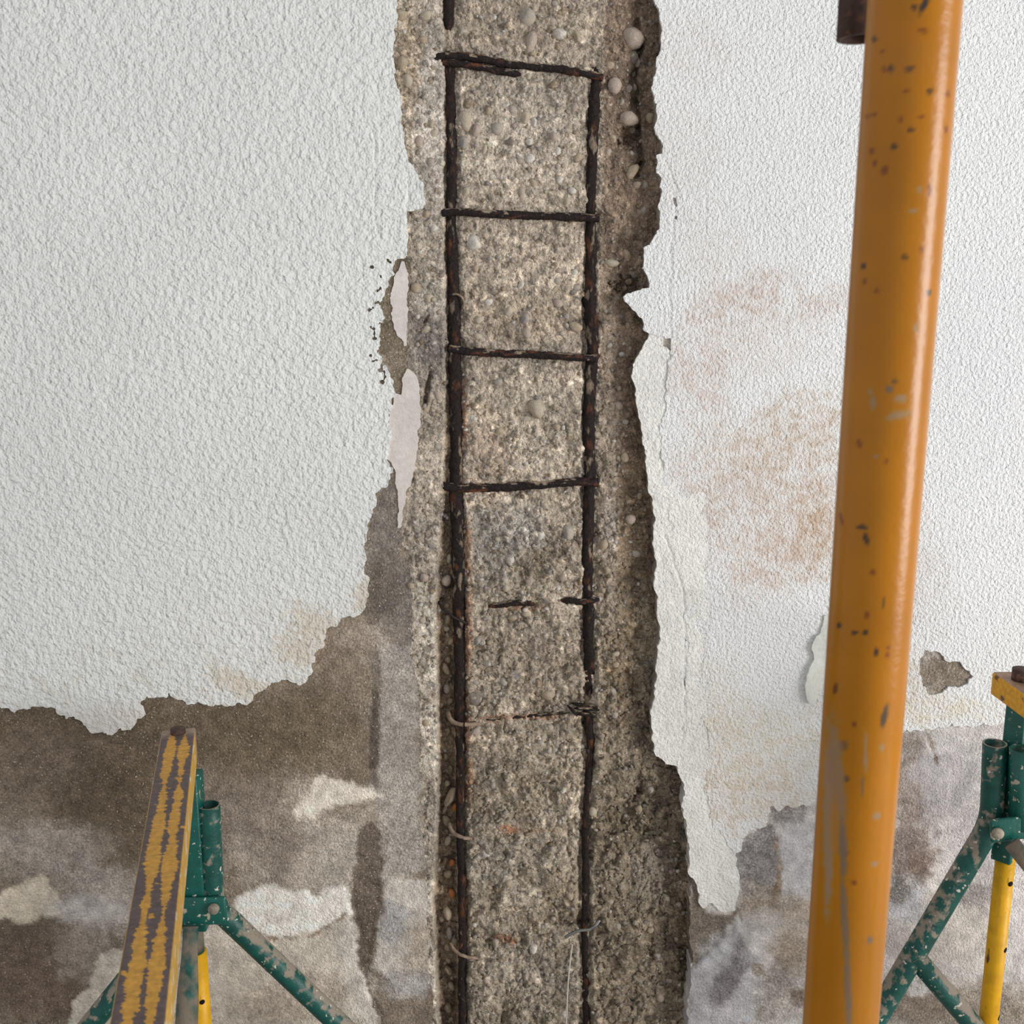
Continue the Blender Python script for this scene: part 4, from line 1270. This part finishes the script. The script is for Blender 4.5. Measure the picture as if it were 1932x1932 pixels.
def bent(a, b, c, k=.03):
    """tube path a->b->c with a rounded bend at b"""
    a, b, c = (np.asarray(p, float) for p in (a, b, c))
    d1 = (a - b) / np.linalg.norm(a - b); d2 = (c - b) / np.linalg.norm(c - b)
    p0 = b + d1 * k; p2 = b + d2 * k
    t = np.linspace(0, 1, 9)[:, None]
    arc = (1 - t) ** 2 * p0 + 2 * t * (1 - t) * b + t * t * p2
    return np.concatenate([np.linspace(a, p0, 6)[:-1], arc, np.linspace(p2, c, 10)[1:]])


def to_floor(a, b, r=.016):
    a, b = np.asarray(a, float), np.asarray(b, float)
    t = (a[2] - r) / (a[2] - b[2])
    return a + (b - a) * t


def square_tube(name, c0, c1, half, rot, parent, mat, origin, label=None):
    c0 = np.asarray(c0, float); c1 = np.asarray(c1, float)
    a = math.radians(rot)
    ex = np.array([math.cos(a), math.sin(a), 0]); ey = np.array([-math.sin(a), math.cos(a), 0])
    m = (c0 + c1) / 2
    return box(name, m, ex, ey, Z_, half, half, abs(c1[2] - c0[2]) / 2, parent, mat, origin, .0025, label)


def stand(root, O, top, sleeve_c, sleeve_half, rot, z_sleeve0, z_beam0, legs, link, front, inner, extra_socket=None, brace=None):
    """one three-legged end of a trestle; legs: list of paths; link: centre, lateral, half sizes, bolt centre"""
    square_tube('sleeve', (sleeve_c[0], sleeve_c[1], z_sleeve0), (sleeve_c[0], sleeve_c[1], z_beam0), sleeve_half, rot, root, M_green, O)
    for path, mat in legs:
        tube('leg', path, .017, root, mat, O, seg=24, hollow=.84)
    if extra_socket is not None:
        tube('socket', extra_socket, .0165, root, M_green, O, seg=24, hollow=.84)
    c, lat, hw, hh, bolt = link
    lat = np.asarray(lat, float); lat /= np.linalg.norm(lat)
    nrm_ = np.cross(lat, Z_); nrm_ /= np.linalg.norm(nrm_)
    if nrm_[1] > 0: nrm_ = -nrm_
    upv = np.cross(nrm_, lat)
    if upv[2] < 0: upv = -upv
    lk = box('link_plate', c, lat, nrm_, upv, hw, .004, hh, root, M_green, O, .0035)
    bo = np.asarray(bolt, float)
    bt = tube('bolt', np.stack([bo, bo + nrm_ * .005]), .0085, None, M_bolt, O, seg=14)
    bt.parent = lk
    if front is not None:
        n = 26
        t = np.linspace(0, 1, n)[:, None]
        path = front[0] * (1 - t) + front[1] * t
        fl = np.interp(np.linspace(0, 1, n), [0, .05, .14, 1], [.35, .35, 1, 1])
        rr = np.interp(np.linspace(0, 1, n), [0, .05, .14, 1], [.012, .012, .0165, .0165])
        tube('leg', path, rr, root, M_dust, O, seg=20, flat=fl)
    it = tube('inner_tube', np.stack([inner[0], inner[1]]), inner[2], root, M_yel, O, 'yellow extension tube with pin holes', seg=24)
    for hp in inner[3]:
        axis_c = np.array([inner[0][0], inner[0][1], hp[2]])
        dirn = np.array([hp[0], hp[1], hp[2]]) - axis_c; dirn[2] = 0; dirn /= np.linalg.norm(dirn)
        s0 = axis_c + dirn * inner[2] * .9
        ho = tube('pin_hole', np.stack([s0, axis_c + dirn * (inner[2] * 1.0 + .0004)]), .0042, None, M_hole, O, seg=12)  # black disc standing in for the dark inside of the hole
        ho.parent = it
    if brace is not None:
        tube('brace', np.linspace(brace[0], brace[1], 8), .016, root, M_leg, O, seg=20)


# --- left trestle
zb = .97
def on_z(u, v, z_):
    t = (v - C) / F
    return cam_point(u, v, (EYE - z_) / (ST + t * CT))


bf = on_z(337, 1376, zb); bn = on_z(259, 1932, zb)
bd = (bn - bf) / np.linalg.norm(bn - bf)
b_end = bf + bd * 1.12
TL = new_obj('steel_trestle', None, label='green steel trestle with brown top bar striped in worn yellow paint', cat='trestle')
TL.location = (bf[0], bf[1], 0); O = np.array(TL.location)
drop = np.array([0, 0, -.025])
me, d_, lat_ = beam_mesh('top_bar', bf + drop, b_end + drop, .0255, .025, O, pat_left)
tb = new_obj('top_bar', me, TL, [M_beam_top])
st = bf + bd * .014
stub = tube('stub', np.stack([st + np.array([0, 0, -.002]), st + np.array([0, 0, .007])]), .0115, None, M_rust, O, seg=20)
stub.parent = tb
YS = bf[1] - .05
sc_ = Pt(361, 1560, YS); sc_x = sc_[0]
rt_top = Pt(394, 1518, YS); rt_b = Pt(402, 1706, YS)
leg_r = to_floor(rt_b, Pt(640, 1932, YS + .03))
leg_l0 = Pt(345, 1715, YS - .01); leg_l = to_floor(leg_l0, Pt(172, 1932, YS - .05))
lk_c = Pt(382, 1718, YS - .021)
front0 = Pt(360, 1748, YS - .03); front1 = to_floor(front0, Pt(352, 1932, YS - .085))
jr = rt_b + (leg_r - rt_b) * .36
jl = leg_l0 + (leg_l - leg_l0) * .86
stand(TL, O, None, (sc_x, YS), .0185, 0, Pt(360, 1746, YS)[2], zb - .05,
      [(bent(rt_top, rt_b, leg_r), M_leg), (np.linspace(leg_l0, leg_l, 12), M_leg)],
      (lk_c, (1, .02, .0), .037, .0235, Pt(404, 1713, YS - .026)),
      (front0, front1), (Pt(371, 1795, YS + .005), Pt(371, 1795, YS + .005) * np.array([1, 1, 0]) + np.array([0, 0, .3]), .0155,
                         [Pt(386, 1900, YS - .02)]), brace=(jr, jl))
cpl = Pt(371, 1797, YS + .005)
tube('coupling', np.stack([cpl, cpl + np.array([0, 0, .05])]), .0125, TL, M_dust, O, seg=20)
# far end of the same bar, towards the photographer
e0 = bf + bd * 1.04
sl = np.array([-bd[1], bd[0], 0]); sl = sl if sl[0] > 0 else -sl
zl = rt_b[2]
stand(TL, O, None, (e0[0], e0[1]), .0185, math.degrees(math.atan2(bd[1], bd[0])), zl - .03, zb - .05,
      [(bent(e0 * [1, 1, 0] + sl * .042 + [0, 0, rt_top[2]], e0 * [1, 1, 0] + sl * .042 + [0, 0, zl], e0 * [1, 1, 0] + sl * .5 + [0, 0, .016]), M_leg),
       (np.linspace(e0 * [1, 1, 0] - sl * .03 + [0, 0, zl], e0 * [1, 1, 0] - sl * .5 + [0, 0, .016], 12), M_leg)],
      (e0 * [1, 1, 0] + sl * .01 + bd * .024 + [0, 0, zl], sl, .037, .0235, e0 * [1, 1, 0] + sl * .03 + bd * .03 + [0, 0, zl]),
      (e0 * [1, 1, 0] - bd * .03 + [0, 0, zl - .03], e0 * [1, 1, 0] - bd * .28 + [0, 0, .0165]),
      (e0 * [1, 1, 0] + [0, 0, zl - .03], e0 * [1, 1, 0] + [0, 0, .3], .0135, []))

# --- right trestle
zr = 1.08
rf = on_z(1873, 1268, zr); rn = on_z(1932, 1309, zr)
rd = (rn - rf) / np.linalg.norm(rn - rf)
lat_r = np.array([-rd[1], rd[0], 0]); lat_r = lat_r if lat_r[0] > 0 else -lat_r
hwr = .027
r0 = rf + lat_r * hwr
TR = new_obj('steel_trestle', None, label='green steel trestle with yellow-sided top bar and yellow extension tube, right of the orange prop', cat='trestle')
TR.location = (r0[0], r0[1], 0); O = np.array(TR.location)
me, d_, _l = beam_mesh('top_bar', r0 + drop * .72, r0 + rd * 1.12 + drop * .72, hwr, .018, O, pat_right)
tb = new_obj('top_bar', me, TR, [M_beam_top])
st = on_z(1928, 1283, zr)
stub = tube('stub', np.stack([st + np.array([0, 0, -.002]), st + np.array([0, 0, .017])]), .0145, None, M_rust, O, seg=20)
stub.parent = tb
YS = r0[1] - .035
sc_ = Pt(1911, 1450, YS)
rt_top = Pt(1877, 1402, YS - .01); rt_b = Pt(1871, 1552, YS - .01)
leg_a = to_floor(rt_b, Pt(1646, 1932, YS - .01))
mir = np.array([2 * sc_[0], 0, 0])
lb_b = np.array([2 * sc_[0] - rt_b[0], rt_b[1], rt_b[2]]); lb_t = np.array([2 * sc_[0] - rt_top[0], rt_top[1], rt_top[2]])
leg_b = np.array([2 * sc_[0] - leg_a[0], leg_a[1], leg_a[2]])
lk_c = Pt(1930, 1560, YS - .045); lk_d = Pt(1932, 1563, YS - .045) - Pt(1882, 1570, YS - .045)
j0 = Pt(1722, 1800, YS - .012); j1v = Pt(1834, 1932, YS - .012) - j0
j1 = j0 + j1v * ((j0[2] - .17) / -j1v[2])
sock = np.stack([Pt(1927, 1412, YS - .034), Pt(1925, 1560, YS - .034)])
f0 = Pt(1908, 1590, YS - .055); f1 = to_floor(f0, Pt(1990, 1690, YS - .085))
it0 = Pt(1899, 1600, YS); 
stand(TR, O, None, (sc_[0], YS), .0145, 45, Pt(1905, 1634, YS - .02)[2], zr - .036,
      [(bent(rt_top, rt_b, leg_a), M_leg), (bent(lb_t, lb_b, leg_b), M_leg)],
      (lk_c, lk_d * np.array([1, 1, 1]), .048, .0185, Pt(1881, 1571, YS - .051)),
      (f0, f1), (it0, it0 * np.array([1, 1, 0]) + np.array([0, 0, .3]), .0142,
                 [Pt(1907, 1668, YS - .0135), Pt(1902, 1795, YS - .0135), Pt(1897, 1925, YS - .0135)]),
      extra_socket=sock, brace=(j0, j1))
e0 = r0 + rd * 1.04
zl = rt_b[2]; sl = lat_r; bd = rd
stand(TR, O, None, (e0[0], e0[1]), .0145, 45, zl - .06, zr - .036,
      [(bent(e0 * [1, 1, 0] + sl * .034 + [0, 0, rt_top[2]], e0 * [1, 1, 0] + sl * .034 + [0, 0, zl], e0 * [1, 1, 0] + sl * .40 + [0, 0, .016]), M_leg),
       (bent(e0 * [1, 1, 0] - sl * .034 + [0, 0, rt_top[2]], e0 * [1, 1, 0] - sl * .034 + [0, 0, zl], e0 * [1, 1, 0] - sl * .40 + [0, 0, .016]), M_leg)],
      (e0 * [1, 1, 0] + bd * .024 + [0, 0, zl], sl, .042, .0195, e0 * [1, 1, 0] + sl * .03 + bd * .03 + [0, 0, zl]),
      (e0 * [1, 1, 0] - bd * .03 + [0, 0, zl - .03], e0 * [1, 1, 0] - bd * .28 + [0, 0, .0165]),
      (e0 * [1, 1, 0] + [0, 0, zl - .03], e0 * [1, 1, 0] + [0, 0, .3], .0142, []))
